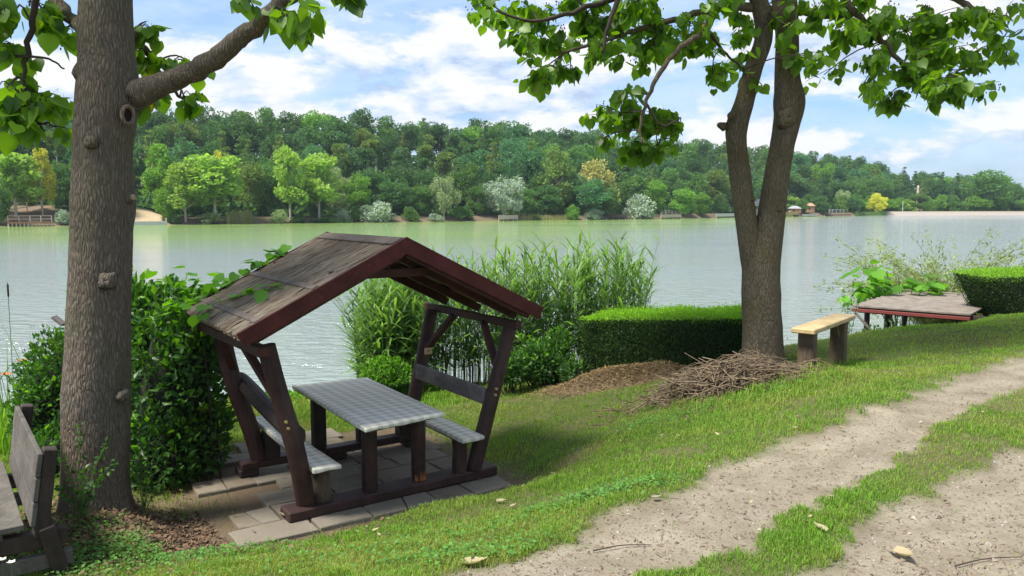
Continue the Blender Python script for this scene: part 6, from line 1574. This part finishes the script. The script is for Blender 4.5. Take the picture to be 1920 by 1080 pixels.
platform('timber_landing', 'pale timber landing with a white fence between silver shrub and bright bush', 1238, 1276, -1.0, 1.2, .75, M['palewood'], M['palewood'], 6, 4, 'landing stage', .8)
platform('stone_landing', 'pale stone landing just left of the forked trunk', 1341, 1377, -.8, 1.6, .8, M['concrete'], M['concrete'], 2, None, 'landing stage', .9)
platform('dark_jetty', 'dark jetty below the little orange hut', 1484, 1502, -2, .6, .5, M['dark'], M['dark'], 3, None, 'jetty', .25)
platform('pale_jetty', 'pale jetty below the small round trees', 1502, 1532, -1.2, .6, .5, M['concrete'], M['concrete'], 4, None, 'jetty', .5)
platform('long_jetty', 'jetty on posts left of the dark round tree by the white fence', 1544, 1592, -1.6, .6, .5, M['palewood'], M['dark'], 7, None, 'jetty', .2)
def house(name, label, px, s, w_, d_, h_, rh, wm, rm, cat):
    b_ = fp(px, s); r = empty(name, b_, 0, label, cat)
    MB().box((0, d_ / 2, h_ / 2), (w_, d_, h_)).build('walls', wm, r)
    e = .3; V = [(-w_ / 2 - e, -e, h_), (w_ / 2 + e, -e, h_), (w_ / 2 + e, d_ + e, h_), (-w_ / 2 - e, d_ + e, h_), (-w_ * .22, d_ / 2, h_ + rh), (w_ * .22, d_ / 2, h_ + rh)]
    MB().add(V, [(0, 1, 5, 4), (1, 2, 5), (2, 3, 4, 5), (3, 0, 4), (3, 2, 1, 0)]).build('roof', rm, r)
    wn = MB().box((-w_ * .22, -.02, h_ * .55), (w_ * .22, .06, h_ * .34)).build('window', M['dark'], r); MB().box((w_ * .2, -.02, h_ * .42), (w_ * .16, .06, h_ * .8)).build('door', M['rustwood'], r); return r
house('cottage', 'small pink house with a grey roof seen in the fork of the trunk', 1424, 14, 7, 5, 3.0, 1.6, M['pinkwall'], M['roofgrey'], 'house')
house('hut', 'little orange hut with a grey roof on the far shore', 1490, 4, 3.4, 2.6, 1.5, .9, M['orange'], M['roofgrey'], 'hut')
house('hut', 'tiny red hut peeping between two round shore trees', 1518, 6, 2.4, 2.2, 2.2, 1.0, M['orange'], M['orange'], 'hut')
def fence(label, a, b_, s, h_, n_):
    A3, B3 = fp(a, s), fp(b_, s); r = empty('fence', A3, 0, label, 'fence')
    for k in range(n_ + 1):
        q = fp(a + (b_ - a) * k / n_, s) - A3; MB().beam(q + Vector((0, 0, -.1)), q + Vector((0, 0, h_)), .12, .12, up=(0, 1, 0)).build('fence_post', M['white'], r)
        if k < n_:
            q2 = fp(a + (b_ - a) * (k + 1) / n_, s) - A3
            for hh_ in (h_ * .5, h_ - .06): MB().beam(q + Vector((0, 0, hh_)), q2 + Vector((0, 0, hh_)), .07, .12).build('fence_rail', M['white'], r)
fence('white rail fence behind the dark round shore trees', 1552, 1586, 8, 1.2, 5)
fence('white rail fence on the bank beside the large silver shrub', 1240, 1266, 7, 1.1, 4)
q = fp(1689, 7); lp = empty('lamp_post', q, 0, 'thin white lamp post standing on the grassy dam', 'lamp post'); MB().tube([(0, 0, 0), (0, 0, 3.4)], .08, 6).build('pole', M['white'], lp); MB().box((.1, 0, 3.45), (.5, .2, .14)).build('lamp_head', M['white'], lp)
q = fp(1716, 24); tw_ = empty('lookout_tower', q, 0, 'slim wooden tower rising above the hedgerow behind the dam', 'tower'); Ht = (HOR - 348) / F * q.y - q.z
MB().tube([(0, 0, 0), (0, 0, Ht - 2.6), (0, 0, Ht - 1.6)], [.9, .55, .45], 8).build('body', M['palewood'], tw_); MB().tube([(0, 0, Ht - 1.6), (0, 0, Ht - .7), (0, 0, Ht)], [.5, .5, .15], 8).build('cap', M['palewood'], tw_); MB().beam((-1.6, 0, Ht - 1.4), (1.2, 0, Ht - 1.4), .1, .1).build('arm', M['white'], tw_)
q = fp(1720, 7); pt_ = empty('picnic_table', q, 0, 'tiny picnic table on top of the grassy dam', 'table'); MB().box((0, 0, .75), (2.2, .8, .08)).build('table_top', M['palewood'], pt_)
for s_ in (-1, 1):
    MB().box((s_ * .8, 0, .35), (.1, .6, .7)).build('leg', M['palewood'], pt_); MB().box((0, s_ * .75, .45), (2.2, .25, .06)).build('bench_seat', M['palewood'], pt_)
for i, (px, yt, yb) in enumerate(((258, 262, 370), (271, 264, 350), (292, 268, 330))):
    g = fp(px, 24 + i * 3); Hh = (HOR - yt) / F * g.y - g.z; r = MB().tube([(0, 0, -.5), (.1, 0, Hh * .5), (-.15, 0, Hh)], [.26, .2, .06], 7, True).build('dead_trunk', M['ftrunk_pale']); r.location = g; tag(r, ('tall pale bare trunk beside the thick trunk, nearest to it', 'tall pale bare trunk, the middle of three beside thick trunk', 'shortest pale bare trunk above the tan earth bank')[i], 'dead tree')

# ------------------------------------------------------------------ air
hz_m, t, out = new_mat('haze'); pv = t.node('ShaderNodeVolumePrincipled', {'Color': (.72, .86, 1.0, 1), 'Density': .00018, 'Anisotropy': .2}); t.l.new(pv.outputs[0], out.inputs['Volume'])
hb = MB().box((300, 330, 22), (2400, 900, 60)).build('haze', hz_m); tag(hb, kind='stuff'); hb['label'] = 'thin summer haze over the lake and far hillside'
